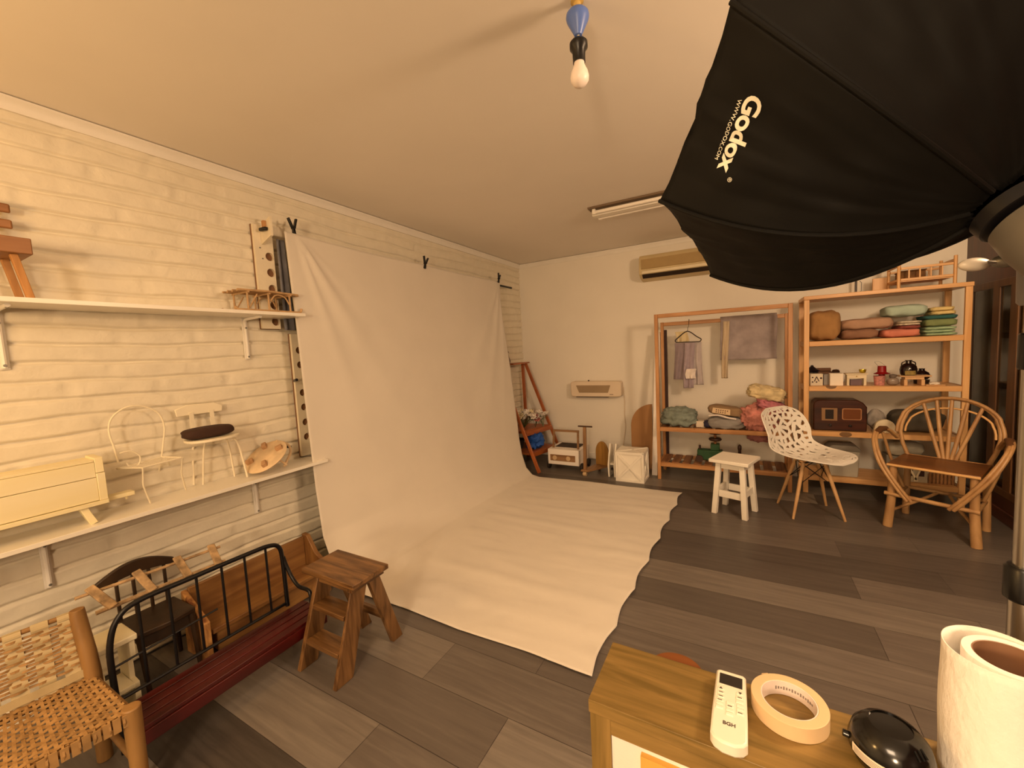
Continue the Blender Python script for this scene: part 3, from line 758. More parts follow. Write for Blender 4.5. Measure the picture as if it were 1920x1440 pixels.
for y, sy in ((1.066, 1),):
    part('armrest', MB().tube([(xb, y, .42), (xb+.012, y+sy*.006, .37), (xb+.040, y+sy*.012, .315), (xb+.085, y+sy*.012, .288), (xb+.15, y+sy*.010, .290), (xb+.172, y+sy*.008, .27), (xb+.176, y+sy*.006, .18)], .0085, 10, smooth=4), BLACKM, bn, True)
for y in (.455, 1.075):
    for x in (BX0+.006, BX1-.012): part('leg', MB().tube([(x, y, BZ-.016), (x+(.012 if x > .6 else -.012), y, 0)], .0085, 10), BLACKM, bn, True)

# ================================================================== BEHIND THE BENCH
wb = thing('wooden_crib', 'small orange wooden prop bench with a high back standing behind the red bench', 'prop bench', (.2, 1.08, 0))
def quad_board(a, b, c_, d, t, n): return MB().hexa([Vector(a), Vector(b), Vector(b)+Vector(n)*t, Vector(a)+Vector(n)*t, Vector(d), Vector(c_), Vector(c_)+Vector(n)*t, Vector(d)+Vector(n)*t])
OR2 = lambda ax: wood('orange_oiled_wood', '#704a28', '#98703f', ax, 8, .45, ratio=9)
part('seat', MB().bb(.165, .84, .115, .33, 1.40, .137), OR2('y'), wb, True, bevel=.003)
part('backrest', MB().bb(.145, .83, .06, .1645, 1.41, .300), OR2('y'), wb, True, bevel=.003)
part('base', MB().bb(.17, .86, .02, .315, 1.38, .1145), OR2('y'), wb, True, bevel=.003)
endp = [(.10, 0), (.335, 0), (.335, .175), (.31, .20), (.24, .215), (.19, .30), (.13, .305)]
bark = wood('live_edge_bark', '#6b3d1c', '#c99658', 'z', 14, .6, ratio=3)
part('end_panel', MB().prism([(.145, 0), (.345, 0), (.345, .19), (.30, .215), (.145, .295)], .805, .8295, ux=(1,0,0), uy=(0,0,1), uz=(0,1,0)), bark, wb, True, bevel=.004, label='rough live edge end board')
part('end_panel', MB().prism([(.145, 0), (.345, 0), (.345, .175), (.31, .185), (.255, .215), (.22, .265), (.19, .31), (.145, .315)], 1.4105, 1.435, ux=(1,0,0), uy=(0,0,1), uz=(0,1,0)), OR2('z'), wb, True, bevel=.003)

bc = thing('black_chair', 'small dark brown chair with a curved top rail standing behind the red bench', 'chair', (.2, .66, 0))
DK = wood('dark_brown_stain', '#2a1c10', '#3a2818', 'z', 8, .4)
crest = []
n_ = 14
for k in range(n_+1): crest.append((.53+.28*k/n_, .452+.052*math.sin(PI*k/n_)))
for k in range(n_, -1, -1): crest.append((.53+.28*k/n_, .425+.022*math.sin(PI*k/n_)))
part('crest_rail', MB().prism(crest, .095, .115, ux=(0,1,0), uy=(0,0,1), uz=(1,0,0)), DK, bc, True, bevel=.003)
for k in range(4):
    y = .605+k*.055
    part('spindle', MB().tube([(.105, y, .265), (.105, y, .445)], .007, 8), DK, bc, True)
part('seat', MB().prism([(.10, .592), (.30, .585), (.315, .69), (.30, .798), (.10, .795)], .245, .268), DK, bc, True, bevel=.005)
part('apron', MB().bb(.125, .61, .19, .285, .78, .2445), DK, bc, True, bevel=.004)
for x, y in ((.115, .605), (.115, .785), (.285, .605), (.285, .785)):
    part('leg', MB().tube([(x, y, .2445), (x+(.01 if x > .2 else -.005), y+(.008 if y > .6 else -.008), 0)], [.013, .009], 8), DK, bc, True)

ws = thing('white_step_stool', 'small cream step stool standing at the end of the red bench', 'step stool', (.33, .515, 0))
CRM = mat('cream_paint', '#efe6c6', .45, var=.02)
part('top', MB().bb(.245, .455, .300, .392, .570, .322), CRM, ws, True, bevel=.004)
for y in (.462, .545):
    part('side_panel', MB().prism([(.25, 0), (.385, 0), (.385, .13), (.345, .135), (.345, .22), (.385, .225), (.385, .2995), (.25, .2995)], y, y+.017, ux=(1,0,0), uy=(0,0,1), uz=(0,1,0)), CRM, ws, True, bevel=.002)
part('step', MB().bb(.27, .4795, .118, .395, .5445, .136), CRM, ws, True, bevel=.002)

bl = thing('birch_ladder', 'small rustic birch branch ladder leaning behind the top of the red bench', 'ladder', (.25, .7, .38))
BK = mat('birch_bark', '#a88c68', .8, bump=.002, bscale=60, var=.55, vscale=26)
A0, A1 = P(180, 1150, 'x', .34), P(422, 1052, 'x', .34)
B0, B1 = P(140, 1123, 'x', .27), P(412, 1025, 'x', .27)
part('rail', MB().tube([A0, A0.lerp(A1, .4)+Vector((0,0,.002)), A1], .0085, 8, smooth=4), BK, bl, True)
part('rail', MB().tube([B0, B0.lerp(B1, .5)-Vector((0,0,.002)), B1], .0065, 8, smooth=4), BK, bl, True)
for t_ in (.10, .38, .66, .93):
    a_, b_ = A0.lerp(A1, t_), B0.lerp(B1, t_)
    e = (b_-a_); part('rung', MB().bar(a_-e*.10+Vector((.005,0,.008)), b_+e*.22+Vector((.005,0,.008)), .030, .011, up=(.8, 0, .6)), BK, bl, True, bevel=.003)

# ================================================================== WOVEN CHAIR
wc = thing('woven_chair', 'low wooden chair woven with cane, seat and back, at the lower left corner', 'chair', (.612, .212, 0), -9)
CH = wood('peeled_pole', '#7c5a30', '#9c7644', 'z', 7, .5, ratio=5)
CHX = wood('peeled_pole', '#7c5a30', '#9c7644', 'y', 7, .5, ratio=5)
CANE = mat('woven_cane', '#a07c4c', .6, bump=.0008, bscale=70, var=.22, vscale=18)
BAND = mat('pale_cane_band', '#b8a67e', .6, var=.06, vscale=12)
# own frame: x forward (into the room), y along the wall, origin under the middle of the seat
sz, d2, wb_, wf_ = .300, .155, .185, .235       # seat height, half depth, half widths back / front
def W2(s): return wb_+(wf_-wb_)*(s+1)/2
for sy in (-1, 1):
    part('back_post', MB().tube([(-d2+.015, sy*wb_, 0), (-d2, sy*wb_, .30), (-d2-.03, sy*(wb_-.012), .475), (-d2-.036, sy*(wb_-.014), .530)], [.021, .023, .022, .019], 14, smooth=3), CH, wc, bevel=.002)
    part('front_leg', MB().tube([(d2+.004, sy*wf_, 0), (d2, sy*wf_, .312)], [.020, .024], 14), CH, wc, bevel=.004)
    part('side_rail', MB().tube([(-d2, sy*wb_, .285), (d2, sy*wf_, .285)], .012, 10), CHX, wc)
    part('side_stretcher', MB().tube([(-d2, sy*wb_, .14), (d2, sy*wf_, .12)], .010, 10), CHX, wc)
part('front_rail', MB().tube([(d2, -wf_, .285), (d2, wf_, .285)], .013, 10), CHX, wc)
part('front_stretcher', MB().tube([(d2, -wf_, .10), (d2, wf_, .10)], .011, 10), CHX, wc)
part('back_rail', MB().tube([(-d2, -wb_, .285), (-d2, wb_, .285)], .012, 10), CHX, wc)
part('crest_rail', MB().tube([(-d2-.042, -wb_, .518), (-d2-.042, wb_, .518)], .008, 10), CHX, wc)
def weave_strip(mb, f, a0, a1, b, wd, n, phase, amp=.0022, th=.0022, along='u'):
    vs = []
    for k in range(n+1):
        a = a0+(a1-a0)*k/n
        h = amp*math.sin(PI*(k/4.0)+phase*PI)
        for s in (-1, 1):
            p, nn = f(a, b+s*wd/2) if along == 'u' else f(b+s*wd/2, a)
            vs += [p+nn*(h+th/2), p+nn*(h-th/2)]
    fs = []
    for k in range(n):
        o = 4*k
        fs += [(o, o+2, o+6, o+4), (o+1, o+5, o+7, o+3), (o, o+4, o+5, o+1), (o+2, o+3, o+7, o+6)]
    mb.add(vs, fs)
def seatf(u, v):   # u 0..1 back->front ; v 0..1 across
    s = u*2-1; x = s*(d2+.006); y = (v*2-1)*W2(s)
    return Vector((x, y, .301-.010*math.sin(PI*u)*math.sin(PI*v))), Vector((0, 0, 1))
rnd = random.Random(3)
wf_m = MB()
for k in range(26): weave_strip(wf_m, seatf, 0, 1, .015+.97*k/25+rnd.uniform(-.003, .003), .019, 52, k % 2 + (k//2 % 2)*.5, along='u')
part('seat_warp', wf_m, CANE, wc, smooth=0)
we = MB()
for k in range(13): weave_strip(we, seatf, 0, 1, .04+.92*k/12+rnd.uniform(-.006, .006), .038 if k % 3 else .055, 104, (k % 2), along='v')
part('seat_weft', we, CANE, wc, smooth=0)
wr_ = MB()
for k in range(15):
    y = -wf_+.02+(2*wf_-.04)*k/14
    wr_.tube([(d2+.004+.017*math.cos(q*PI/6), y, .285+.018*math.sin(q*PI/6)) for q in range(12)], .0035, 4, closed=True)
for k in range(22):
    y = -wf_+.015+(2*wf_-.03)*k/21
    wr_.box((d2+.018, y, .286), (.004, .017, .036+.004*(k % 3)))
part('front_wrapping', wr_, CANE, wc, smooth=0)
def backf(u, v):   # u 0..1 up ; v 0..1 across
    z = .335+.190*u; x = -d2-.006-.030*u
    return Vector((x, (v*2-1)*(wb_-.006), z)), Vector((1, 0, .15)).normalized()
for k in range(6):
    bb_ = MB(); weave_strip(bb_, backf, -.25, 1.02, .10+.80*k/5, .105, 44, k % 2, .0025, .002, along='u')
    yk = ((.10+.80*k/5)*2-1)*(wb_-.006); hw = .105*(wb_-.006)
    vs = []
    for q in range(9):
        an = PI*q/8; vs += [Vector((-d2-.042-.012*math.cos(an)+.0, yk-hw, .510+.018*math.sin(an))), Vector((-d2-.042-.012*math.cos(an), yk+hw, .510+.018*math.sin(an)))]
    bb_.add(vs, [(2*q, 2*q+1, 2*q+3, 2*q+2) for q in range(8)])
    part('back_band', bb_, BAND, wc, smooth=0, solid=.0008, label='broad pale cane band')
bw = MB()
for k in range(15):
    a = .06+.80*k/14+rnd.uniform(-.008, .008); weave_strip(bw, backf, -.02, 1.02, a, .034, 60, k % 2, .004, .004, along='v')
part('back_weft', bw, CANE, wc, smooth=0)
bt = MB(); weave_strip(bt, lambda u, v: (Vector((-d2+.006, (v*2-1)*(wb_-.01), .305+.035*u)), Vector((1, 0, 0))), 0, 1, .5, .75, 40, 0, .001, .002, along='v')
part('lower_band', bt, BAND, wc, smooth=0)

# ================================================================== ON THE UPPER SHELF
US = 1.6075
sd = thing('cane_sled', 'miniature cane sled on the right end of the upper wall shelf', 'sled', (.11, 1.36, US))
RAT = mat('reddish_cane', '#b8966c', .5, var=.2, vscale=30, bump=.0004)
for x in (.045, .175):
    part('runner', MB().tube([(x, 1.160, US+.022), (x, 1.175, US+.0075), (x, 1.23, US+.007), (x, 1.44, US+.007), (x, 1.50, US+.007), (x, 1.518, US+.013), (x, 1.522, US+.030)], .0065, 8, smooth=4), RAT, sd, True)
    for y in (1.225, 1.335, 1.455):
        part('post', MB().tube([(x, y, US+.012), (x, y, US+.100)], .0052, 8), RAT, sd, True)
    part('brace', MB().tube([(x, 1.232, US+.02), (x, 1.275, US+.092)], .0038, 6), RAT, sd, True)
    part('brace', MB().tube([(x, 1.345, US+.06), (x, 1.37, US+.092), (x, 1.40, US+.097), (x, 1.43, US+.085), (x, 1.45, US+.05)], .0038, 6, smooth=3), RAT, sd, True)
for y in (1.225, 1.335, 1.455): part('cross_rail', MB().tube([(.030, y, US+.10), (.190, y, US+.10)], .005, 8), RAT, sd, True)
dk = MB()
for k in range(7):
    x = .040+.0235*k; part('deck_cane', MB().tube([(x, 1.175+.01*(k % 2), US+.112-.004), (x, 1.34, US+.112), (x, 1.505+.008*(k % 3), US+.106)], .0058, 8), RAT, sd, True)
uc = thing('toy_chair', 'brown wooden doll chair at the left end of the upper wall shelf', 'doll chair', (.12, .40, US))
BR = lambda ax: wood('reddish_brown_wood', '#8a5c34', '#a8774a', ax, 10, .45)
part('seat', MB().bb(.035, .29, US+.155, .205, .482, US+.212), BR('y'), uc, True, bevel=.003)
for x in (.055, .175):
    for y0_, y1_ in ((.462, .455), (.315, .305)):
        part('leg', MB().bar((x, y1_+.012, US), (x, y0_-.022, US+.1548), .020, .020, up=(1,0,0)), wood('rough_light_wood', '#a8743c', '#c99458', 'z', 12, .6), uc, True, bevel=.002)
for z in (.272, .330): part('back_slat', MB().bb(.040, .29, US+z, .052, .474, US+z+.034), BR('y'), uc, True, bevel=.006)
part('back_post', MB().bb(.0525, .33, US+.213, .064, .352, US+.36), BR('z'), uc, True, bevel=.003)
part('back_post', MB().bb(.0525, .40, US+.213, .064, .418, US+.36), BR('z'), uc, True, bevel=.003)

# ================================================================== ON THE LOWER SHELF
LS = .7305
tb = thing('toy_bed', 'white wooden doll bench tinted with yellow lamplight at the left end of the lower wall shelf', 'doll bench', (.12, .40, LS))
YW = wood('lamplit_white_paint', '#efe2b4', '#f3e8c4', 'y', 7, .45, bump=.0003)  # white paint with the lamp's yellow light put into its colour
part('front_panel', MB().bb(.166, -.05, LS+.088, .178, .572, LS+.180), YW, tb, True, bevel=.0015)
part('front_panel', MB().bb(.163, -.05, LS+.182, .175, .572, LS+.242), YW, tb, True, bevel=.0015)
part('end_panel', MB().bb(.040, .5725, LS+.086, .181, .598, LS+.196), YW, tb, True, bevel=.002)
part('end_panel', MB().prism([(.055, LS+.198), (.178, LS+.198), (.172, LS+.258), (.075, LS+.262)], .5725, .598, ux=(1,0,0), uy=(0,0,1), uz=(0,1,0)), YW, tb, True, bevel=.002)
part('lid', MB().bb(.060, -.05, LS+.243, .172, .572, LS+.252), YW, tb, True, bevel=.0015)
part('back_panel', MB().bb(.045, -.05, LS+.088, .056, .572, LS+.242), YW, tb, True, bevel=.0015)
part('base_plank', MB().bb(.055, -.05, LS+.070, .186, .598, LS+.0855), YW, tb, True, bevel=.0015)
part('base_plank', MB().bb(.100, .5985, LS+.068, .150, .690, LS+.084), YW, tb, True, bevel=.0015)
part('peg', MB().tube([(.125, .668, LS+.052), (.125, .668, LS+.067)], .004, 8), YW, tb, True)
for x, y in ((.165, .535), (.075, .545), (.165, .0), (.075, .0)):
    part('leg', MB().bar((x+.008, y+.014, LS), (x, y-.010, LS+.0695), .022, .020, up=(1,0,0)), YW, tb, True, bevel=.0015)
CW = mat('cream_enamel', '#f0e6cc', .35, var=.02)
wi = thing('wire_chair', 'cream bent wire doll chair with a round hoop back on the lower shelf', 'doll chair', (.12, .78, LS))
X0, X1, Y0_, Y1_ = .045, .195, .675, .86
zs = LS+.158
hoop = [P(222, 868, 'x', .06), P(214, 840, 'x', .06), P(204, 808, 'x', .06), P(210, 783, 'x', .06), P(236, 764, 'x', .06), P(268, 762, 'x', .06), P(297, 775, 'x', .06), P(308, 800, 'x', .06), P(306, 830, 'x', .06), P(303, 856, 'x', .06)]
part('hoop_back', MB().tube(hoop, .0036, 8, smooth=5), CW, wi, True)
cl_ = [P(224, 850, 'x', .10), P(245, 846, 'x', .10), P(262, 855, 'x', .10), P(260, 871, 'x', .10), P(246, 876, 'x', .10), P(237, 868, 'x', .10)]
part('scroll_arm', MB().tube(cl_, .0030, 8, smooth=5), CW, wi, True)
S = [P(219, 879, 'x', .09), P(268, 877, 'x', .19), P(342, 858, 'x', .17), P(304, 857, 'x', .06)]
part('seat_frame', MB().tube([S[0], S[1], S[2], S[3]], .0036, 8, closed=True), CW, wi, True)
ft = [P(282, 943, 'z', LS+.004), P(349, 919, 'z', LS+.004), P(302, 915, 'z', LS+.004), P(331, 900, 'z', LS+.004)]
for a_, b_ in ((S[1], ft[0]), (S[2], ft[1]), (S[3], ft[2]), (S[2].lerp(S[3], .7), ft[3])):
    mid = a_.lerp(b_, .5); mid += (b_-a_).cross(Vector((0,0,1)))*0 + Vector((0, -.010, 0))
    part('leg', MB().tube([a_, a_.lerp(b_, .25)+Vector((0,-.006,0)), mid, b_], .0036, 8, smooth=4), CW, wi, True)
for k in range(5):
    t_ = (k+1)/6; part('seat_wire', MB().tube([S[0].lerp(S[1], t_), S[3].lerp(S[2], t_)], .0016, 6), CW, wi, True)
mc = thing('metal_doll_chair', 'cream doll chair with bent tube legs and a brown cushion on it', 'doll chair', (.12, 1.0, LS))
f1, f2 = P(364, 909, 'z', LS+.004), P(464, 894, 'z', LS+.004)
t1, t2 = f1+Vector((-.006, .016, .218)), f2+Vector((-.012, -.026, .222))
part('leg_frame', MB().tube([f1, f1.lerp(t1, .75), t1+Vector((0, .012, -.012)), t1+Vector((0, .035, .002)), t2+Vector((0, -.035, .002)), t2+Vector((0, -.012, -.012)), f2.lerp(t2, .75), f2], .0052, 10, smooth=4), CW, mc, True)
g1, g2 = Vector((.045, f1.y+.02, LS+.004)), Vector((.045, f2.y-.02, LS+.004))
h1, h2 = g1+Vector((.01, .02, .218)), g2+Vector((.01, -.02, .218))
part('leg_frame', MB().tube([g1, g1.lerp(h1, .8), h1+Vector((0, .02, .004)), h2+Vector((0, -.02, .004)), g2.lerp(h2, .8), g2], .0045, 10, smooth=4), CW, mc, True)
ym = (f1.y+f2.y)/2-.042
sc_ = []
for k in range(36):
    an = 2*PI*k/36; sc_.append((.118+.088*math.copysign(abs(math.cos(an))**.75, math.cos(an)), ym+.112*math.copysign(abs(math.sin(an))**.8, math.sin(an))))
part('seat', MB().prism(sc_, LS+.236, LS+.249), CW, mc, True, bevel=.003)
part('backrest', MB().prism([(ym-.105, 0), (ym+.095, 0), (ym+.100, .030), (ym+.06, .050), (ym-.06, .052), (ym-.110, .035)], .028, .036, o=(0, 0, LS+.362), ux=(0,1,0), uy=(0,0,1), uz=(1,0,0)), CW, mc, True, bevel=.003)
for dy in (-.045, .045): part('back_post', MB().bb(.0365, ym+dy-.009, LS+.225, .0395, ym+dy+.009, LS+.375), CW, mc, True)
solo('brown_cushion', MB().blob((.112, ym-.012, LS+.2495+.0275), (.058, .110, .027), 2, .03, 2, pw=.62, nu=40, nv=16), mat('brown_cotton', '#3a2216', .85, bump=.0006, bscale=200), 'small dark brown cushion lying on the cream doll chair', 'cushion', smooth=80)
ro = thing('round_doll_stool', 'whitewashed round wooden doll stool lying tipped on its side on the lower shelf', 'doll stool', (.12, 1.26, LS))
LW = mat('whitewashed_wood', '#dcc29c', .6, var=.18, vscale=14, bump=.0006, bscale=30)
cen_ = Vector((.128, 1.262, LS+.086)); nrm = Vector((.12, -.56, .79)).normalized()
Rn = nrm.to_track_quat('Z', 'Y').to_matrix()
part('seat', MB().lathe([(.002, -.007), (.110, -.007), (.116, 0), (.110, .007), (.002, .007)], cen_, 44, Rn), LW, ro, True, smooth=50)
for k in range(4):
    an = rad(40+90*k); v_ = Rn @ Vector((.080*math.cos(an), .080*math.sin(an), .008))
    part('stub', MB().box(cen_+v_+nrm*.010, (.036, .024, .022), Rn @ rm(40+90*k)), mat('driftwood', '#b9926a', .7, var=.2, vscale=30), ro, True, bevel=.003)
u_ = Vector((0.1, 1, -.05)).normalized()
q0 = Vector((.10, 1.34, LS+.155)); 
part('bent_leg', MB().tube([q0, q0+Vector((.02, .055, -.03)), q0+Vector((.03, .062, -.075)), q0+Vector((.04, .03, -.120)), q0+Vector((.05, .005, -.146))], .007, 8, smooth=3), LW, ro, True)
part('stretcher', MB().tube([q0+Vector((.035, -.06, -.055)), q0+Vector((.055, .018, -.140))], .0055, 8), LW, ro, True)
solo('black_peg', MB().tube([(.11, 1.385, LS+.112), (.095, 1.425, LS+.100)], .008, 10), BLACKP, 'short black peg sticking out beside the plywood rail above the lower shelf', 'peg')

# ================================================================== CORNER SHELF WITH FLOWERS
OP = ORANGE
ls = thing('a_frame_shelf', 'orange wooden A frame shelf standing in the far left corner', 'shelf', (.3, 4.2, 0))
OR3 = lambda ax: wood('orange_varnished_wood', '#8f4a22', '#b0622f', ax, 9, .4)
part('front_post', MB().bar((.515, 3.878, 0), (.135, 3.955, .86), .034, .026, up=(0,1,0)), OR3('z'), ls, True, bevel=.003)
part('rear_post', MB().bar((.125, 4.43, 1.165), (.545, 4.48, .01), .034, .026, up=(0,1,0)), OR3('z'), ls, True, bevel=.003)
part('rear_post', MB().bar((.085, 4.43, 1.165), (.09, 4.45, .0), .034, .026, up=(0,1,0)), OR3('z'), ls, True, bevel=.003)
part('top_board', MB().bb(.022, 4.05, 1.166, .17, 4.45, 1.182), OR3('y'), ls, True, bevel=.003)
part('shelf_board', MB().hexa([(.03, 3.96, .400), (.30, 3.96, .400), (.40, 4.44, .400), (.03, 4.44, .400), (.03, 3.96, .425), (.30, 3.96, .425), (.40, 4.44, .425), (.03, 4.44, .425)]), OR3('y'), ls, True, bevel=.003)
part('shelf_rail', MB().bar((.325, 3.97, .395), (.425, 4.44, .395), .02, .05), OR3('y'), ls, True, bevel=.002)
part('shelf_board', MB().hexa([(.03, 3.96, .165), (.36, 3.95, .165), (.46, 4.44, .165), (.03, 4.44, .165), (.03, 3.96, .187), (.36, 3.95, .187), (.46, 4.44, .187), (.03, 4.44, .187)]), OR3('y'), ls, True, bevel=.003)
part('shelf_rail', MB().bar((.405, 3.97, .170), (.505, 4.44, .170), .02, .05), OR3('y'), ls, True, bevel=.002)
def flowers(name, label, base, spread, n, cols, seed, hgt, leafc):
    rng = random.Random(seed); t = thing(name, label, 'flowers', base)
    mats = [mat('petal_'+c[0], c[1], .7) for c in cols]; gm = mat('leaf_green_'+name[:3], leafc, .7, var=.2)
    for k in range(n):
        a_ = rng.random()*2*PI; r_ = spread*math.sqrt(rng.random()); z_ = hgt*(.55+.45*rng.random())
        hx, hy = r_*math.cos(a_), r_*math.sin(a_)*.7
        part('stem', MB().tube([(0, 0, .0), (hx*.5, hy*.5, z_*.6), (hx, hy, z_)], .0022, 5), gm, t)
        fl_ = MB(); np_ = 6; R_ = Matrix.Rotation(rng.uniform(-.9, .9), 3, 'X') @ Matrix.Rotation(rng.uniform(-.9, .9), 3, 'Y')
        s_ = rng.uniform(.030, .046)
        for q in range(np_):
            an = 2*PI*q/np_; u_ = Vector((math.cos(an), math.sin(an), .3)); w2 = Vector((-math.sin(an), math.cos(an), 0))
            o_ = Vector((hx, hy, z_))
            fl_.add([o_, o_+R_@(u_*s_*.6+w2*s_*.4), o_+R_@(u_*s_*1.1), o_+R_@(u_*s_*.6-w2*s_*.4)], [(0, 1, 2, 3)])
        fl_.blob((hx, hy, z_+.002), (.006, .006, .005), nu=8, nv=6)
        part('flower_head', fl_, mats[k % len(mats)], t, solid=.001)
        lf = MB(); o_ = Vector((hx*.7, hy*.7, z_*.75)); u_ = Vector((math.cos(a_+1), math.sin(a_+1), .3))*.035; w2 = Vector((-u_.y, u_.x, 0))*.35
        lf.add([o_, o_+u_*.5+w2, o_+u_, o_+u_*.5-w2], [(0, 1, 2, 3)]); part('leaf', lf, gm, t, solid=.0008)
    return t
flowers('flower_bunch', 'bunch of white and cream artificial flowers on the corner shelf beside the backdrop', (.20, 4.16, .4255), .15, 30, (('white', '#efe6dc'), ('cream', '#e9dcb8'), ('white', '#efe6dc')), 5, .20, '#3c4a22')
flowers('pink_flowers', 'small bunch of dusty pink flowers in the middle of the corner shelf', (.315, 4.235, .4255), .06, 9, (('dusty_pink', '#b0685f'),), 8, .15, '#4a4a2c')
flowers('white_flowers', 'sprig of white blooms with grey green leaves at the outer end of the corner shelf', (.40, 4.27, .4255), .085, 16, (('white', '#efe6dc'),), 9, .19, '#6b7050')
solo('blue_cloth_bundle', MB().blob((.32, 4.19, .278), (.10, .10, .105), 3, .25, 3.5, nu=44, nv=28, flat=-.088), mat('blue_fabric', '#1c4fa0', .7, bump=.004, bscale=22, var=.25), 'crumpled bright blue cloth bundle on the lowest corner shelf', 'cloth', smooth=60)
solo('dark_basket', MB().lathe([(.06, 0), (.085, .10), (.088, .105), (.080, .105), (.055, .006)], (.12, 4.14, .1875), 24), mat('dark_wicker', '#2a1d14', .8), 'dark basket at the back of the lowest corner shelf', 'basket')
solo('shelf_ornament', MB().lathe([(.03, 0), (.035, .03), (.018, .08), (.012, .12), (.020, .13), (.004, .15)], (.055, 4.12, 1.1825), 16), mat('grey_brown_ornament', '#7a6a58', .6), 'small grey brown ornament on top of the corner A frame shelf', 'ornament')

# ================================================================== TOYS ON THE FLOOR
tc_ = thing('toy_car', 'white box shaped wooden toy car with a brown windscreen frame', 'toy car', (.75, 4.18, 0))
TW = mat('white_toy_paint', '#efe8df', .4, var=.01); TBW = lambda ax: wood('toy_brown_wood', '#7d5a38', '#a17a50', ax, 12, .5)
part('body', MB().bb(.555, 4.03, .068, .912, 4.36, .236), TW, tc_, True, bevel=.004)
part('grille', MB().bb(.585, 4.0235, .110, .872, 4.0295, .178), TBW('x'), tc_, True, bevel=.001)
for x in (.640, .795):
    part('headlight', MB().lathe([(.002, 0), (.024, 0), (.026, .006), (.022, .010), (.002, .010)], (x, 4.023, .144), 20, rm(90, 'X')), mat('pale_wood_disc', '#c8ab84', .5), tc_, True)
part('windscreen_frame', MB().bar((.595, 4.10, .236), (.600, 4.12, .42), .022, .016, up=(0,1,0)).bar((.882, 4.10, .236), (.880, 4.12, .42), .022, .016, up=(0,1,0)).bar((.590, 4.12, .425), (.892, 4.12, .425), .018, .022), TBW('x'), tc_, True, bevel=.002)
part('seat_well', MB().bb(.60, 4.14, .2365, .87, 4.34, .2395), mat('dark_seat_well', '#2e1c14', .7), tc_, True)
for x in (.555, .912):
    for y in (4.09, 4.30): part('wheel', MB().lathe([(.002, -.012), (.042, -.012), (.044, 0), (.042, .012), (.002, .012)], (x+(-.013 if x < .7 else .013), y, .045), 22, rm(90, 'Y')), mat('dark_wheel', '#241a14', .6), tc_, True)
ps = thing('push_toy', 'brown wooden ride-on toy with a tall T handle beside the white toy car', 'ride-on toy', (1.05, 4.06, 0))
part('handle_post', MB().bar((1.005, 3.955, .045), (1.005, 3.985, .505), .033, .026, up=(0,1,0)), TBW('z'), ps, True, bevel=.003)
part('handle_bar', MB().tube([(.935, 3.985, .512), (1.085, 3.985, .512)], .0085, 10), mat('dark_handle', '#4a3424', .5), ps, True)
part('deck', MB().hexa([(.965, 3.93, .048), (1.045, 3.93, .048), (1.21, 4.22, .048), (1.07, 4.25, .048), (.965, 3.93, .068), (1.045, 3.93, .068), (1.21, 4.22, .068), (1.07, 4.25, .068)]), TBW('y'), ps, True, bevel=.003)
bk = [(.075*math.cos(PI*k/14), .13+.125*math.sin(PI*k/14)) for k in range(15)] + [(-.075, 0), (.075, 0)]
part('backrest', MB().prism(bk, -.010, .010, o=(1.125, 4.165, .069), ux=(.97, -.22, 0), uy=(0,0,1), uz=(.22, .97, 0)), wood('amber_wood', '#8a6428', '#a87c38', 'z', 10, .5), ps, True, bevel=.003)
part('wheel', MB().lathe([(.002, -.018), (.022, -.018), (.0235, 0), (.022, .018), (.002, .018)], (1.005, 3.945, .0235), 20, rm(90, 'Y')), mat('pale_wood_disc', '#c8ab84', .5), ps, True)
for x in (1.08, 1.20): part('wheel', MB().lathe([(.002, -.012), (.022, -.012), (.0235, 0), (.022, .012), (.002, .012)], (x, 4.19, .0235), 20, rm(80, 'Y')), TBW('x'), ps, True)

ct = thing('white_crate', 'white wooden box with crossed battens on each face by the back wall', 'crate', (1.47, 4.0, 0))
x0, x1, y0, y1, zt = 1.335, 1.607, 3.905, 4.145, .290
part('body', MB().bb(x0+.016, y0+.016, 0, x1-.016, y1-.016, zt-.008), WHITEW, ct, True, bevel=.002)
for nm, bx in (('front', None),):
    for a, b in (((x0, y0, .0), (x1, y0, .0)),):
        pass
e = .020
def xface(o, ux, n):
    o, ux, n = Vector(o), Vector(ux), Vector(n); L = ux.length; u = ux.normalized(); Z = Vector((0,0,1)); t = .015
    def pb(a, b, c, d): # bar in face coords
        p = o+u*a+Z*b+n*t/2; q = o+u*c+Z*d+n*t/2; return MB().bar(p, q, e, t, up=n)
    for c4 in ((0, e/2, L, e/2), (0, zt-e/2, L, zt-e/2), (e/2, e, e/2, zt-e), (L-e/2, e, L-e/2, zt-e)): part('frame_batten', pb(*c4), WHITEW, ct, True, bevel=.001)
    part('cross_batten', pb(e, e, L-e, zt-e), WHITEW, ct, True, bevel=.001)
    t = .013; part('cross_batten', pb(e, zt-e, L-e, e), WHITEW, ct, True, bevel=.001)
xface((x0, y0+.0155, 0), (x1-x0, 0, 0), (0, -1, 0))
xface((x1-.0155, y0, 0), (0, y1-y0, 0), (1, 0, 0))
part('lid', MB().bb(x0, y0, zt-.0075, x1, y1, zt+.004), WHITEW, ct, True, bevel=.002)
part('lid_batten', MB().bar((x0+.01, y0+.01, zt+.008), (x1-.01, y1-.01, zt+.008), e, .007), WHITEW, ct, True, bevel=.001)
part('lid_batten', MB().bar((x0+.01, y1-.01, zt+.008), (x1-.01, y0+.01, zt+.008), e, .006), WHITEW, ct, True, bevel=.001)
wp = thing('white_toy_pram', 'white wooden toy frame half hidden to the left of the white crate', 'toy', (1.27, 4.08, 0))
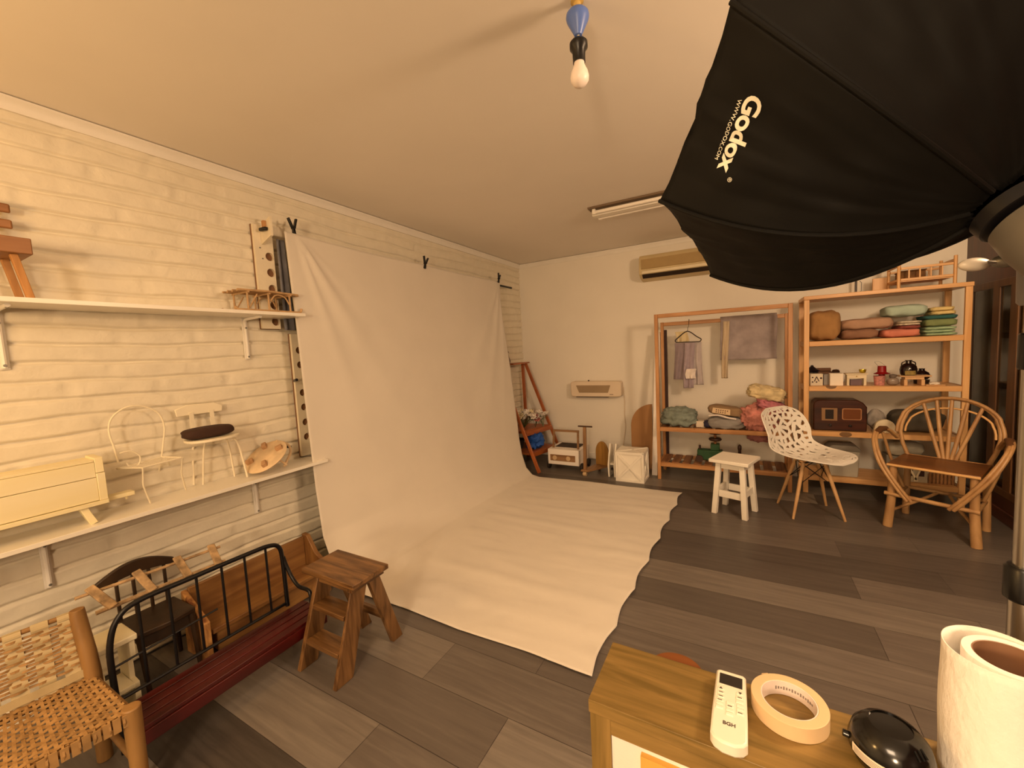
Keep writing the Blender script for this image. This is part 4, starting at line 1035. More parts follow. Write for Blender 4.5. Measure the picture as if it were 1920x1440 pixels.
part('side_panel', MB().prism([(4.0, 0), (4.14, 0), (4.14, .31), (4.07, .33), (4.02, .22), (3.985, .12)], 1.292, 1.308, ux=(0,1,0), uy=(0,0,1), uz=(1,0,0)), WHITEW, wp, True, bevel=.003)
part('side_panel', MB().prism([(4.0, 0), (4.14, 0), (4.14, .31), (4.07, .33), (4.02, .22), (3.985, .12)], 1.232, 1.248, ux=(0,1,0), uy=(0,0,1), uz=(1,0,0)), WHITEW, wp, True, bevel=.003)
part('cross_board', MB().bb(1.2485, 4.02, .12, 1.2915, 4.12, .14), WHITEW, wp, True, bevel=.002)
part('rubber_foot', MB().bb(1.262, 3.99, .075, 1.290, 4.019, .095), mat('dark_rubber', '#2a1f1a', .7), wp, True)
ar = [(x_, z_) for x_, z_ in [(1.38, 0.)]+[(1.60-.22*math.cos(PI/2*k/12), .46+.235*math.sin(PI/2*k/12)) for k in range(13)]+[(1.60, 0.)]]
solo('arch_panel', MB().prism(ar, 4.40, 4.412, ux=(1,0,0), uy=(0,0,1), uz=(0,1,0)), mat('kraft_board', '#a2774a', .7, var=.05), 'brown half arch board standing behind the white crate', 'board')
solo('foam_board', MB().hexa([(1.622, 4.20, 0), (1.672, 4.20, 0), (1.672, 4.225, 0), (1.622, 4.225, 0), (1.640, 4.46, 1.44), (1.690, 4.46, 1.44), (1.690, 4.485, 1.44), (1.640, 4.485, 1.44)]), mat('white_foam_board', '#efe7df', .6), 'tall narrow white board leaning on the wall beside the clothes rack', 'board', bevel=.002)
solo('dark_board', MB().bb(1.700, 4.50, 0, 1.745, 4.53, 1.46), mat('dark_brown_board', '#3a2018', .6), 'tall narrow dark brown board behind the left post of the clothes rack', 'board', bevel=.002)

# heater
ht = thing('wall_heater', 'beige rounded panel heater hanging low on the back wall', 'heater', (.96, YB-.06, .75))
hc = mat('heater_plastic', '#e0cfb8', .4, var=.01)
def rrect(x0, z0, x1, z1, r, n=5):
    out = []
    for cx, cz, a in ((x1-r, z0+r, -90), (x1-r, z1-r, 0), (x0+r, z1-r, 90), (x0+r, z0+r, 180)):
        for k in range(n+1): out.append((cx+r*math.cos(rad(a+90*k/n)), cz+r*math.sin(rad(a+90*k/n))))
    return out
part('case', MB().prism(rrect(.660, .752, 1.255, .930, .03), 0, .10, o=(0, YB-.002, 0), ux=(1,0,0), uy=(0,0,1), uz=(0,-1,0)), hc, ht, True, bevel=.010)
part('grille', MB().prism([(.765, .800), (1.105, .800), (1.135, .885), (.730, .885)], .0995, .104, o=(0, YB-.002, 0), ux=(1,0,0), uy=(0,0,1), uz=(0,-1,0)), mat('heater_grille', '#9c8566', .5, bump=.002, bscale=160), ht, True, label='brown mesh grille')
part('outlet', MB().bb(.72, YB-.085, .744, 1.10, YB-.03, .7515), mat('outlet_dark', '#2a1a0c', .8), ht, True)
part('badge', MB().bb(1.125, YB-.1045, .778, 1.165, YB-.102, .784), mat('brown_print', '#5c4030', .7), ht, True)
part('knob', MB().lathe([(.010, 0), (.009, .012), (.002, .013)], (.87, YB-.06, .930), 14), mat('dark_rubber', '#2a1f1a', .7), ht, True)
part('cord', MB().tube([(1.262, YB-.03, .86), (1.268, YB-.012, .70), (1.262, YB-.010, .55), (1.268, YB-.010, .40), (1.25, YB-.012, .27), (1.225, YB-.014, .12)], .0045, 8, smooth=4), hc, ht, True)

# ================================================================== CLOTHES RACK
rk = thing('clothes_rack', 'orange pine clothes rack with a hanging rail and slatted base by the back wall', 'clothes rack', (2.24, 4.26, 0))
RX0, RX1, RYF, RYB_, RZ = 1.712, 2.775, 4.115, 4.445, 1.600
for x in (RX0, RX1):
    part('front_post', MB().bb(x-.016, RYF-.016, 0, x+.016, RYF+.016, RZ), ORANGE('z'), rk, True, bevel=.003)
    part('rear_post', MB().bb(x-.014, RYB_-.016, 0, x+.014, RYB_+.016, 1.535), ORANGE('z'), rk, True, bevel=.003)
    for z in (.13, .48): part('side_rail', MB().bb(x-.012, RYF+.0165, z, x+.012, RYB_-.0165, z+.035), ORANGE('y'), rk, True, bevel=.002)
part('top_rail', MB().bb(RX0+.0165, RYF-.014, RZ-.036, RX1-.0165, RYF+.014, RZ), ORANGE('x'), rk, True, bevel=.003)
part('hanging_rail', MB().bb(RX0+.0145, RYB_-.012, 1.497, RX1-.0145, RYB_+.012, 1.532), ORANGE('x'), rk, True, bevel=.003)
for z in (.478, .130):
    part('front_rail', MB().bb(RX0+.0165, RYF-.014, z, RX1-.0165, RYF+.014, z+.040), ORANGE('x'), rk, True, bevel=.003)
    part('back_rail', MB().bb(RX0+.0145, RYB_-.012, z, RX1-.0145, RYB_+.012, z+.035), ORANGE('x'), rk, True, bevel=.003)
for z in (.480, .130):
    for k in range(11):
        x = RX0+.05+k*.0955
        part('slat', MB().bb(x-.034, RYF+.0145, z+.022 if z > .3 else z+.025, x+.034, RYB_-.0125, z+.036 if z > .3 else z+.046), wood('worn_slat', '#6f4528', '#96663e', 'y', 10, .55), rk, True, bevel=.006)
SLT = .5165
# garment on a hanger
hg = thing('coat_hanger', 'dark coat hanger on the rail of the clothes rack holding folded cloths', 'hanger', (1.95, 4.425, 1.36))
hm = mat('dark_bronze', '#33271c', .4, metal=.3)
hy = RYB_-.045
part('hook', MB().tube([(1.958, hy, 1.425), (1.958, hy, 1.462), (1.966, hy+.014, 1.484), (1.966, RYB_, 1.545), (1.966, RYB_+.021, 1.538), (1.966, RYB_+.021, 1.50)], .0022, 6, smooth=4), hm, hg, True)
part('shoulder_bar', MB().tube([(1.852, hy, 1.325), (1.842, hy, 1.345), (1.87, hy, 1.372), (1.955, hy, 1.430), (2.04, hy, 1.372), (2.078, hy, 1.345), (2.066, hy, 1.322)], .0052, 8, smooth=4), hm, hg, True)
part('lower_bar', MB().tube([(1.852, hy, 1.325), (2.066, hy, 1.322)], .0045, 8), hm, hg, True)
def cloth_strip(name, label, mt, x0, x1, ztop, zbot, y, seed, drop=0, grp=None):
    def f(u, v):
        x = x0+(x1-x0)*u + .010*math.sin(v*3+seed); z = ztop-(ztop-zbot+drop*u)*v
        return Vector((x, y+.009*math.sin(u*11+seed+v*1.5)*(.3+v)+.004*math.sin(v*9+u*5), z))
    return solo(name, MB().grid(f, 26, 34), mt, label, 'cloth', group=grp, solid=.003, smooth=70)
cloth_strip('hanging_cloth', 'mauve grey cloth hanging on the left half of the dark coat hanger', mat('mauve_grey_cloth', '#8f8188', .9, var=.12, vscale=16), 1.828, 1.945, 1.318, .955, hy-.013, 1)
cloth_strip('hanging_cloth', 'pale lilac cloth hanging in the middle of the dark coat hanger, reaching lowest', mat('lilac_cloth', '#a395a0', .9, var=.14, vscale=16), 1.925, 2.015, 1.318, .87, hy-.034, 2.2)
cloth_strip('hanging_cloth', 'light grey cloth hanging on the right half of the dark coat hanger', mat('light_grey_cloth', '#b9b0b2', .9, var=.1, vscale=16), 2.000, 2.090, 1.318, .90, hy-.013, 4)
cloth_strip('white_lace', 'short white lace piece showing at the foot of the hanging cloths', mat('white_lace', '#e6dcd6', .9), 1.945, 2.035, 1.06, .965, hy-.054, 3)
cloth_strip('pale_cloth', 'small cream cloth behind the neck of the dark coat hanger', mat('cream_linen', '#d8c8a0', .9), 1.85, 1.96, 1.43, 1.33, hy+.012, 5)
def drape(name, label, mt, x0, x1, zf, zb, seed, lift=0, grp=None):
    def f(u, v):
        x = x0+(x1-x0)*u
        s = v*2-1
        if s < -.08:  y, z = RYB_-.0175-lift, 1.536+lift-(1.536-zf)*(-s-.08)/.92
        elif s > .08: y, z = RYB_+.0175+lift, 1.536+lift-(1.536-zb)*(s-.08)/.92
        else:
            a_ = PI*(s+.08)/.16; y, z = RYB_-(.0175+lift)*math.cos(a_), 1.536+lift+(.006)*math.sin(a_)
        if s < -.1: y += -.004-.004*math.sin(u*9+seed)-.006*abs(s)*math.sin(u*5+seed)**2; x += .004*math.sin(z*14)
        return Vector((x, y, z))
    return solo(name, MB().grid(f, 30, 60), mt, label, 'cloth', group=grp, solid=.003, smooth=70)
drape('printed_towel', 'large grey lilac printed cloth folded over the rail of the clothes rack', mat('grey_lilac_print', '#9d9294', .9, var=.22, vscale=9), 2.245, 2.70, 1.13, 1.22, 1, .004)
cloth_strip('thin_scarf', 'narrow pale strip of cloth hanging lower at the left end of the printed cloth', mat('pale_beige_cloth', '#c9b79c', .9), 2.262, 2.315, 1.50, .96, RYB_-.046, 2)

# bundles on the rack shelf
def bundle(name, label, cat, c, r, mt, seed, amp=.14, freq=3, pw=.8, flat=None, R=None, group=None):
    return solo(name, MB().blob(c, r, seed, amp, freq, pw, nu=48, nv=28, R=R, flat=flat), mt, label, cat, group=group, smooth=80)
SHEEN = dict(rough=.95, bump=.004)
bundle('knit_bundle', 'grey green chunky knit bundle at the left end of the rack shelf', 'knitted blanket', (1.885, 4.23, SLT+.085), (.155, .11, .095), mat('grey_green_wool', '#7f8a82', .95, bump=.007, bscale=38, var=.25, vscale=20), 1, .16, 3, .8, -.08)
solo('white_card', MB().bb(2.04, 4.17, SLT, 2.125, 4.26, SLT+.06), mat('cream_card', '#d8c9b4', .7), 'small cream box between the green knit and the burlap cushion', 'box', bevel=.006)
bundle('grey_fleece', 'grey fleece blanket drooping over the rack shelf beneath the burlap cushion', 'blanket', (2.29, 4.20, SLT+.050), (.150, .095, .058), mat('grey_fleece', '#8f8b88', .95, bump=.003, bscale=60, var=.1), 4, .10, 2.5, .75, -.044)
bundle('navy_cloth', 'dark navy folded cloth at the left of the grey fleece', 'cloth', (2.140, 4.20, SLT+.035), (.036, .06, .033), mat('navy_cloth', '#2b2740', .9), 6, .1, 3, .7, -.034)
bc2 = thing('burlap_cushion', 'brown burlap cushion with a small lettered patch on the rack shelf', 'cushion', (2.27, 4.21, SLT+.108))
Rb = rm(7, 'Y')
part('cover', MB().blob((2.285, 4.215, SLT+.163), (.142, .085, .046), 7, .05, 2.5, .62, nu=44, nv=20, R=Rb), mat('brown_burlap', '#8f7556', .95, bump=.002, bscale=180, var=.1), bc2, True, smooth=80)
part('patch', MB().prism([(-.078, -.022), (.070, -.026), (.066, .026), (-.076, .026)], 0, .0025, o=(2.262, 4.122, SLT+.165), ux=(.992, 0, -.12), uy=(.1, .35, .93), uz=(0, -.95, .3)), mat('cream_patch', '#cfb591', .8), bc2, True, smooth=0, label='pale lettered patch')
for r_, n_ in ((.009, 6), (-.010, 5)):
    for k in range(n_):
        o_ = Vector((2.262, 4.122, SLT+.165))+Vector((.992, 0, -.12))*(-.045+.018*k)+Vector((.1, .35, .93))*r_
        part('patch_mark', MB().prism([(-.005, -.006), (.005, -.005+.002*(k % 2)), (.004, .006), (-.003, .005)], .0024, .0034, o=o_, ux=(.992, 0, -.12), uy=(.1, .35, .93), uz=(0, -.95, .3)), mat('brown_print', '#5c4030', .7), bc2, True, smooth=0)
part('white_trim', MB().tube([(2.155, 4.125, SLT+.122), (2.23, 4.110, SLT+.132), (2.31, 4.108, SLT+.112), (2.375, 4.118, SLT+.100)], .008, 8, smooth=4), mat('white_lace', '#e6dcd6', .9), bc2, True)
PINK = mat('pink_fur', '#c9867c', .95, bump=.012, bscale=34, var=.28, vscale=13)
bundle('pink_fur_bundle', 'salmon pink shaggy fur bundle near the right end of the rack shelf', 'blanket', (2.555, 4.20, SLT+.105), (.135, .115, .115), PINK, 9, .20, 4.5, .85, -.103)
bundle('rose_knit', 'rose pink knitted blanket wedged over the shaggy fur bundle', 'knitted blanket', (2.650, 4.185, SLT+.215), (.115, .10, .050), mat('rose_wool', '#bb7480', .95, bump=.008, bscale=40, var=.3, vscale=20), 12, .16, 4, .8, None, rm(22, 'Y'))
bundle('cream_knit', 'cream chunky knit blanket on top of the pink bundles', 'knitted blanket', (2.605, 4.20, SLT+.328), (.145, .11, .062), mat('cream_wool', '#cfbd94', .95, bump=.009, bscale=30, var=.22, vscale=16), 15, .12, 4, .7, None, rm(10, 'Y'))
bundle('pink_fur_tail', 'pink fur piece drooping under the front of the rack shelf', 'blanket', (2.555, 4.30, .435), (.09, .05, .055), mat('dusty_pink_fur', '#a8706c', .95, bump=.008, bscale=34, var=.2, vscale=13), 18, .14, 4, .9)
# green toy
gt = thing('green_toy', 'green wooden toy tractor with a peg post and brown discs on the rack base', 'toy', (2.12, 4.26, .1765))
GR = mat('green_paint', '#1f4a26', .5, var=.1); GB2 = .1765
part('body', MB().bb(2.045, 4.21, GB2+.02, 2.26, 4.30, GB2+.115), GR, gt, True, bevel=.006)
part('cab', MB().bb(2.16, 4.215, GB2+.1155, 2.235, 4.295, GB2+.175), GR, gt, True, bevel=.004)
part('post', MB().tube([(2.198, 4.255, GB2+.175), (2.198, 4.255, GB2+.30)], .012, 12), mat('toy_peg_wood', '#8a5a34', .5), gt, True)
DSC = mat('dark_brown_disc', '#3a2216', .5)
part('disc', MB().lathe([(.0125, 0), (.055, .002), (.062, .014), (.055, .026), (.0125, .028)], (2.198, 4.255, GB2+.270), 28), DSC, gt, True)
part('disc', MB().lathe([(.0125, 0), (.050, .002), (.057, .012), (.050, .024), (.0125, .026)], (2.198, 4.255, GB2+.205), 28), DSC, gt, True)
part('chimney', MB().tube([(2.065, 4.255, GB2+.115), (2.065, 4.255, GB2+.150)], .010, 12), DSC, gt, True)
for x in (2.065, 2.235):
    for y in (4.197, 4.313): part('wheel', MB().lathe([(.002, -.011), (.032, -.011), (.034, 0), (.032, .011), (.002, .011)], (x, y, GB2+.034), 22, rm(90, 'X')), DSC, gt, True)
solo('wooden_peg_doll', MB().lathe([(.012, 0), (.016, .02), (.013, .11), (.017, .13), (.016, .155), (.006, .168), (.001, .17)], (2.40, 4.30, GB2), 18), DSC, 'small dark peg toy on the rack base behind the white stool', 'toy', smooth=50)

# ================================================================== WHITE STOOL
wt = thing('white_stool', 'white painted square wooden stool on the dark floor before the rack', 'stool', (2.370, 3.492, 0), -18)
part('seat', MB().bb(-.138, -.138, .402, .138, .138, .428), WHITEW, wt, bevel=.004)
for sx in (-1, 1):
    for sy in (-1, 1):
        a_, b_ = Vector((sx*.082, sy*.082, .4015)), Vector((sx*.108, sy*.108, 0))
        h = .0185
        part('leg', MB().hexa([b_+Vector((-h,-h,0)), b_+Vector((h,-h,0)), b_+Vector((h,h,0)), b_+Vector((-h,h,0)), a_+Vector((-h,-h,0)), a_+Vector((h,-h,0)), a_+Vector((h,h,0)), a_+Vector((-h,h,0))]), WHITEW, wt, bevel=.003)
for s in (-1, 1):
    part('apron', MB().bb(-.064, s*.086-.009, .355, .064, s*.086+.009, .4015), WHITEW, wt, bevel=.002)
    part('apron', MB().bb(s*.086-.009, -.064, .355, s*.086+.009, .064, .4015), WHITEW, wt, bevel=.002)
    part('stretcher', MB().bb(-.077, s*.096-.009, .135, .077, s*.096+.009, .185), WHITEW, wt, bevel=.002)
    part('stretcher', MB().bb(s*.096-.009, -.077, .150, s*.096+.009, .077, .200), WHITEW, wt, bevel=.002)

# ================================================================== PERFORATED WHITE CHAIR
pc = thing('perforated_chair', 'white plastic shell chair cut with irregular holes on wooden dowel legs', 'chair', (2.866, 3.69, 0), -37)
SIDE = [(.245, .425), (.235, .438), (.19, .446), (.10, .436), (.0, .422), (-.09, .424), (-.155, .448), (-.195, .50), (-.22, .57), (-.242, .64), (-.260, .70), (-.272, .74), (-.278, .768)]
HALF = [.06, .13, .19, .22, .235, .245, .250, .252, .252, .248, .232, .195, .11]
UPC = [.0, .0, .004, .018, .036, .050, .052, .04, .02, .01, .004, .0, .0]      # side lift of the seat
FWC = [0, 0, 0, 0, .0, .008, .025, .050, .070, .066, .050, .03, .01]               # side wrap of the back
KN = np.linspace(0, 1, 13)
def cs_(arr, t):
    i = min(int(t*12), 11); a = t*12-i
    g = lambda j: arr[min(max(j, 0), 12)]
    p0, p1, p2, p3 = g(i-1), g(i), g(i+1), g(i+2)
    return .5*((2*p1)+(p2-p0)*a+(2*p0-5*p1+4*p2-p3)*a*a+(3*p1-p0-3*p2+p3)*a**3)
SX, SZ = [a for a, b in SIDE], [b for a, b in SIDE]
def shell(u, v):   # u across -1..1 ; v 0 front lip .. 1 top of back ; forward is +x
    s = u*2-1; h = cs_(HALF, v); k = abs(s)**2.3
    return Vector((cs_(SX, v)+cs_(FWC, v)*k, s*h, cs_(SZ, v)+cs_(UPC, v)*k))
rv = random.Random(21); seeds = []
for a in range(9):
    for b in range(14): seeds.append(((a+.5+rv.uniform(-.42, .42))/9, (b+.5+rv.uniform(-.42, .42))/14))
SD_ = np.array(seeds)*np.array([1.0, 1.65])
def keep(u, v):
    s = abs(u*2-1)
    if s > .90 or v < .10 or v > .955: return True
    d = np.sqrt(((SD_-np.array([u, v*1.65]))**2).sum(1)); i = np.argsort(d)[:2]
    sa, sb2 = SD_[i[0]], SD_[i[1]]; edge = (d[i[1]]**2-d[i[0]]**2)/(2*np.linalg.norm(sb2-sa))
    return bool(edge < .0240+.012*(1-min(1, max(0, (v-.25)/.35)))+.008*(s > .55)+.004)
part('shell', MB().grid(shell, 110, 170, keep), mat('white_shell_plastic', '#f0ece4', .3, var=.01), pc, solid=.005, smooth=60)
part('rim', MB().tube([shell(0, v/30) for v in range(1, 31)]+[shell(u/12, 1) for u in range(1, 12)]+[shell(1, 1-v/30) for v in range(0, 30)]+[shell(1-u/8, .0) for u in range(0, 9)], .0042, 8, closed=True), mat('white_shell_plastic', '#f0ece4', .3), pc)
LEGW = wood('beech_dowel', '#b98d5c', '#d0a878', 'z', 8, .4)
R33 = Matrix.Rotation(rad(37), 3, 'Z')
for wx, wy in ((2.664, 3.803), (2.74, 3.498), (2.986, 3.871), (3.054, 3.577)):
    q = R33 @ Vector((wx-2.862, wy-3.69, 0)); tp = Vector((q.x*.42, q.y*.42, .395))
    part('leg', MB().tube([q, q.lerp(tp, .5), tp], [.0085, .0125, .0135], 12), LEGW, pc)
feet = [R33 @ Vector((wx-2.862, wy-3.69, 0)) for wx, wy in ((2.664, 3.803), (2.74, 3.498), (3.054, 3.577), (2.986, 3.871))]
for k in range(4):
    a_, b_ = feet[k], feet[(k+1) % 4]
    pa = lambda f_, z: Vector((f_.x*(1-.58*z/.395), f_.y*(1-.58*z/.395), z))
    part('wire_brace', MB().tube([pa(a_, .24), pa(b_, .385)], .0028, 6), BLACKM, pc)
    part('wire_brace', MB().tube([pa(b_, .24), pa(a_, .385)], .0028, 6), BLACKM, pc)
part('mount', MB().tube([pa(feet[0], .39), pa(feet[2], .39)], .006, 8), BLACKM, pc)
part('mount', MB().tube([pa(feet[1], .39), pa(feet[3], .39)], .006, 8), BLACKM, pc)

# ================================================================== RATTAN ARMCHAIR
rc = thing('rattan_armchair', 'honey rattan armchair with a round hoop back and fanned spindles', 'armchair', (3.548, 3.656, 0), -27.5)
RT_ = wood('honey_rattan', '#977048', '#ba9262', 'z', 7, .4, ratio=4)
RTD = wood('rattan_seat_board', '#5c3616', '#7c4c22', 'x', 12, .35)
for sx, y0_, y1_ in ((-1, -.170, .185), (1, -.170, .185)):
    part('leg', MB().tube([(sx*.205, y0_, 0), (sx*.190, y0_+.010, .20), (sx*.185, y0_+.015, .425)], [.026, .024, .021], 14), RT_, rc, bevel=.002)
    part('leg', MB().tube([(sx*.195, y1_, 0), (sx*.188, y1_-.01, .425)], [.021, .019], 14), RT_, rc, bevel=.002)
    part('side_stretcher', MB().tube([(sx*.192, y0_, .20), (sx*.190, y1_, .20)], .011, 10), RT_, rc)
    part('brace', MB().tube([(sx*.19, -.13, .11), (sx*.10, .0, .16), (sx*.03, .15, .20)], .010, 10), RT_, rc)
    part('side_rail', MB().tube([(sx*.190, y0_, .405), (sx*.190, y1_, .405)], .012, 10), RT_, rc)
    for k in range(2):
        o_ = k*.021
        part('arm_cane', MB().tube([(sx*(.085+o_), -.185-.001*k, .205), (sx*(.16+o_), -.192, .315), (sx*(.235+o_), -.175, .44), (sx*(.288+o_*.7), -.115, .56), (sx*(.300+o_*.6), -.03, .622+o_*.3), (sx*(.270+o_*.5), .06, .628), (sx*(.235+o_*.4), .145, .56)], .0105, 10, smooth=5), RT_, rc)
    part('arm_cane', MB().tube([(sx*.190, .10, .22), (sx*.245, .06, .40), (sx*.290, .02, .61)], .0095, 10, smooth=4), RT_, rc)
    part('arm_binding', MB().tube([(sx*.303, -.05, .618), (sx*.297, .01, .636), (sx*.280, .055, .634)], [.017, .021, .017], 12), mat('dark_binding', '#5c3a1e', .6), rc)
part('front_stretcher', MB().tube([(-.222, -.176, .232), (.215, -.176, .222)], .0135, 12), RT_, rc)
part('back_stretcher', MB().tube([(-.20, .180, .20), (.20, .180, .20)], .012, 12), RT_, rc)
part('seat_board', MB().bb(-.212, -.172, .4255, .212, .175, .442), RTD, rc, bevel=.004)
part('seat_edge', MB().tube([(-.212, -.182, .432), (.212, -.182, .432)], .0085, 10), mat('pale_edge_cane', '#d0a46c', .45), rc)
part('back_rail', MB().tube([(-.20, .182, .432), (.20, .182, .432)], .012, 10), RT_, rc)
def hoopp(w_, hgt, y_, z0, lean):
    pts = []
    for k in range(25):
        a_ = PI*k/24; pts.append(Vector((-w_*math.cos(a_)*(1 if abs(math.cos(a_)) < .9 else .97), y_+lean*math.sin(a_), z0+hgt*math.sin(a_)**.85)))
    return pts
part('hoop', MB().tube([(-.190, .185, .43), (-.222, .188, .52)]+hoopp(.245, .245, .20, .600, .075)+[(.222, .188, .52), (.190, .185, .43)], .0125, 12), RT_, rc)
part('hoop', MB().tube(hoopp(.262, .255, .185, .595, .075), .0105, 12), RT_, rc)
part('inner_hoop', MB().tube(hoopp(.222, .178, .21, .60, .06), .0065, 10), mat('pale_edge_cane', '#d0a46c', .45), rc)
for k, (xb_, xt_) in enumerate(((-.030, -.135), (-.012, -.070), (.006, .005), (.026, .080), (.046, .150))):
    an = math.acos(max(-1, min(1, -xt_/.245))); zt_ = .600+.245*math.sin(an)**.85; yt_ = .20+.075*math.sin(an)
    part('spindle', MB().tube([(xb_, .185, .44), (xb_*.5+xt_*.5, .225, .62), (xt_, yt_, zt_)], [.011, .012, .010], 10, smooth=3), RT_, rc)

# ================================================================== PINE BOOKSHELF
bs = thing('pine_shelving', 'tall varnished pine shelving unit with five boards beside the window', 'shelving unit', (3.36, 4.33, 0))
BX0, BX1, BYF, BYB, BZT = 2.872, 3.848, 4.155, 4.515, 1.640
for x in (BX0+.018, BX1-.018):
    for y in (BYF+.012, BYB-.012): part('post', MB().bb(x-.018, y-.012, 0, x+.018, y+.012, BZT-.0245), PINE('z'), bs, True, bevel=.002)
part('top_board', MB().bb(BX0-.004, BYF-.006, BZT-.024, BX1+.004, BYB, BZT+.006), PINE('x'), bs, True, bevel=.003)
SZs = [1.275, .905, .530, .150]
for z in SZs:
    part('shelf_board', MB().bb(BX0+.0365, BYF+.020, z-.018, BX1-.0365, BYB-.002, z), PINE('x'), bs, True, bevel=.002)
    part('front_rail', MB().bb(BX0+.0365, BYF+.001, z-.040, BX1-.0365, BYF+.0195, z), PINE('x'), bs, True, bevel=.003)
    for x in (BX0+.018, BX1-.018): part('side_rail', MB().bb(x-.012, BYF+.0245, z-.040, x+.012, BYB-.0245, z), PINE('y'), bs, True, bevel=.002)
zA, zB, zC, zD = [z+.0005 for z in SZs]
# toy bed on top
td = thing('doll_bed', 'pine doll bed with barred sides standing on top of the shelving unit', 'doll bed', (3.62, 4.27, BZT+.0065))
TZ = BZT+.0065
PD = PINE
for x in (3.46, 3.765):
    for y in (4.19, 4.44): part('post', MB().tube([(x, y, TZ), (x, y, TZ+.200)], .0105, 10), PD('z'), td, True, bevel=.002)
for y in (4.19, 4.44):
    for z in (.052, .135): part('side_rail', MB().bb(3.4705, y-.007, TZ+z, 3.7545, y+.007, TZ+z+.018), PD('x'), td, True, bevel=.002)
    for k in range(4): part('bar', MB().bb(3.513+k*.060, y-.004, TZ+.0705, 3.521+k*.060, y+.004, TZ+.1345), PD('z'), td, True)
for x in (3.46, 3.765):
    for z in (.052, .160): part('end_rail', MB().bb(x-.007, 4.2005, TZ+z, x+.007, 4.4295, TZ+z+.018), PD('y'), td, True, bevel=.002)
part('base_board', MB().bb(3.4705, 4.1975, TZ+.045, 3.7545, 4.4325, TZ+.0515), PD('x'), td, True)
part('headboard', MB().bb(3.36, 4.43, TZ, 3.449, 4.445, TZ+.115), PD('z'), td, True, bevel=.002)
wbx = thing('wicker_box', 'woven brown box behind the bars of the doll bed on the shelving unit', 'box', (3.57, 4.32, TZ+.0525))
part('box', MB().bb(3.49, 4.26, TZ+.052, 3.63, 4.40, TZ+.125), mat('wicker_brown', '#6f4a24', .8, bump=.003, bscale=120, var=.3, vscale=40), wbx, True, bevel=.004)
part('lid', MB().bb(3.485, 4.255, TZ+.1255, 3.635, 4.405, TZ+.135), mat('wicker_brown', '#6f4a24', .8), wbx, True, bevel=.003)
solo('framed_picture', MB().bb(3.26, 4.50, TZ, 3.275, 4.512, TZ+.16), mat('dark_frame', '#2e1a10', .5), 'thin dark upright stick on top of the shelving unit beside the softbox', 'stick')
solo('wire_loop', MB().tube([(3.288, 4.49, TZ+.02), (3.300, 4.49, TZ+.03), (3.300, 4.49, TZ+.10), (3.288, 4.49, TZ+.11)], .0022, 6), BLACKM, 'small black wire loop next to the dark stick on the shelving unit', 'wire')
# folded textiles on the second board
def folded(name, label, cat, x0, x1, z0, h, mt, seed, y0=4.19, y1=4.44, layers=2, tilt=0, group=None):
    mb = MB(); cx, cy = (x0+x1)/2, (y0+y1)/2; lh = h/layers
    for k in range(layers):
        mb.blob((cx+.004*math.sin(seed+k*2), cy+.003*math.cos(seed*2+k), z0+lh*(k+.5)), ((x1-x0)/2, (y1-y0)/2, lh*.54), seed+k,   .055, 2.6, .5, nu=52, nv=14, R=rm(tilt, 'Y'))
    zmin = min(v.z for v in mb.v)
    for v in mb.v: v.z += z0-zmin+.0003
    return solo(name, mb, mt, label, cat, group=group, smooth=80)
def fab(n, c): return mat(n, c, .95, bump=.004, bscale=26, var=.12, vscale=9)
folded('brown_blanket', 'tall brown fleece roll at the left end of the second shelf board', 'blanket', 2.915, 3.120, zA, .225, fab('brown_fleece', '#a27a4c'), 1, layers=1)
folded('taupe_blanket', 'taupe brown folded blanket at the bottom beside the brown roll', 'blanket', 3.128, 3.362, zA, .072, fab('taupe_fleece', '#8f6a54'), 3, layers=1)
folded('beige_cushion', 'pinkish beige folded blanket lying on the taupe one', 'blanket', 3.130, 3.455, zA+.073, .082, fab('pink_beige_fleece', '#b08c74'), 5, layers=1)
folded('coral_blanket', 'coral pink folded blanket in the middle of the second shelf board', 'blanket', 3.372, 3.600, zA, .060, fab('coral_fleece', '#cf7f6a'), 7, layers=1)
folded('rust_cloth', 'dark rose folded cloth lying on the coral blanket', 'cloth', 3.470, 3.602, zA+.061, .026, fab('dark_rose_cloth', '#8f4c44'), 9, layers=1)
folded('white_patterned_cloth', 'white patterned cloth folded thin above the dark rose cloth', 'cloth', 3.468, 3.610, zA+.088, .034, mat('white_patterned', '#cfc2ae', .9, var=.35, vscale=40), 11, layers=2)
folded('mint_blanket', 'thick pale mint folded blanket on top of the middle pile', 'blanket', 3.395, 3.640, zA+.157, .082, fab('pale_mint_fleece', '#a9bcae'), 13, layers=1)
folded('seafoam_blanket', 'light green folded blanket at the bottom of the right hand pile', 'blanket', 3.622, 3.800, zA, .066, fab('light_green_fleece', '#9db896'), 15, layers=3)
folded('olive_blanket', 'olive green folded blanket in the middle of the right hand pile', 'blanket', 3.622, 3.806, zA+.067, .052, fab('olive_fleece', '#7c8a5c'), 17, layers=1)
folded('teal_cloth', 'dark teal folded cloth in the right hand pile', 'cloth', 3.614, 3.806, zA+.120, .030, fab('teal_cloth', '#2f6060'), 19, layers=1)
folded('yellow_cloth', 'pale yellow folded cloth on the very top of the right hand pile', 'cloth', 3.655, 3.790, zA+.1505, .060, fab('pale_yellow_cloth', '#dcc78a'), 21, layers=2)
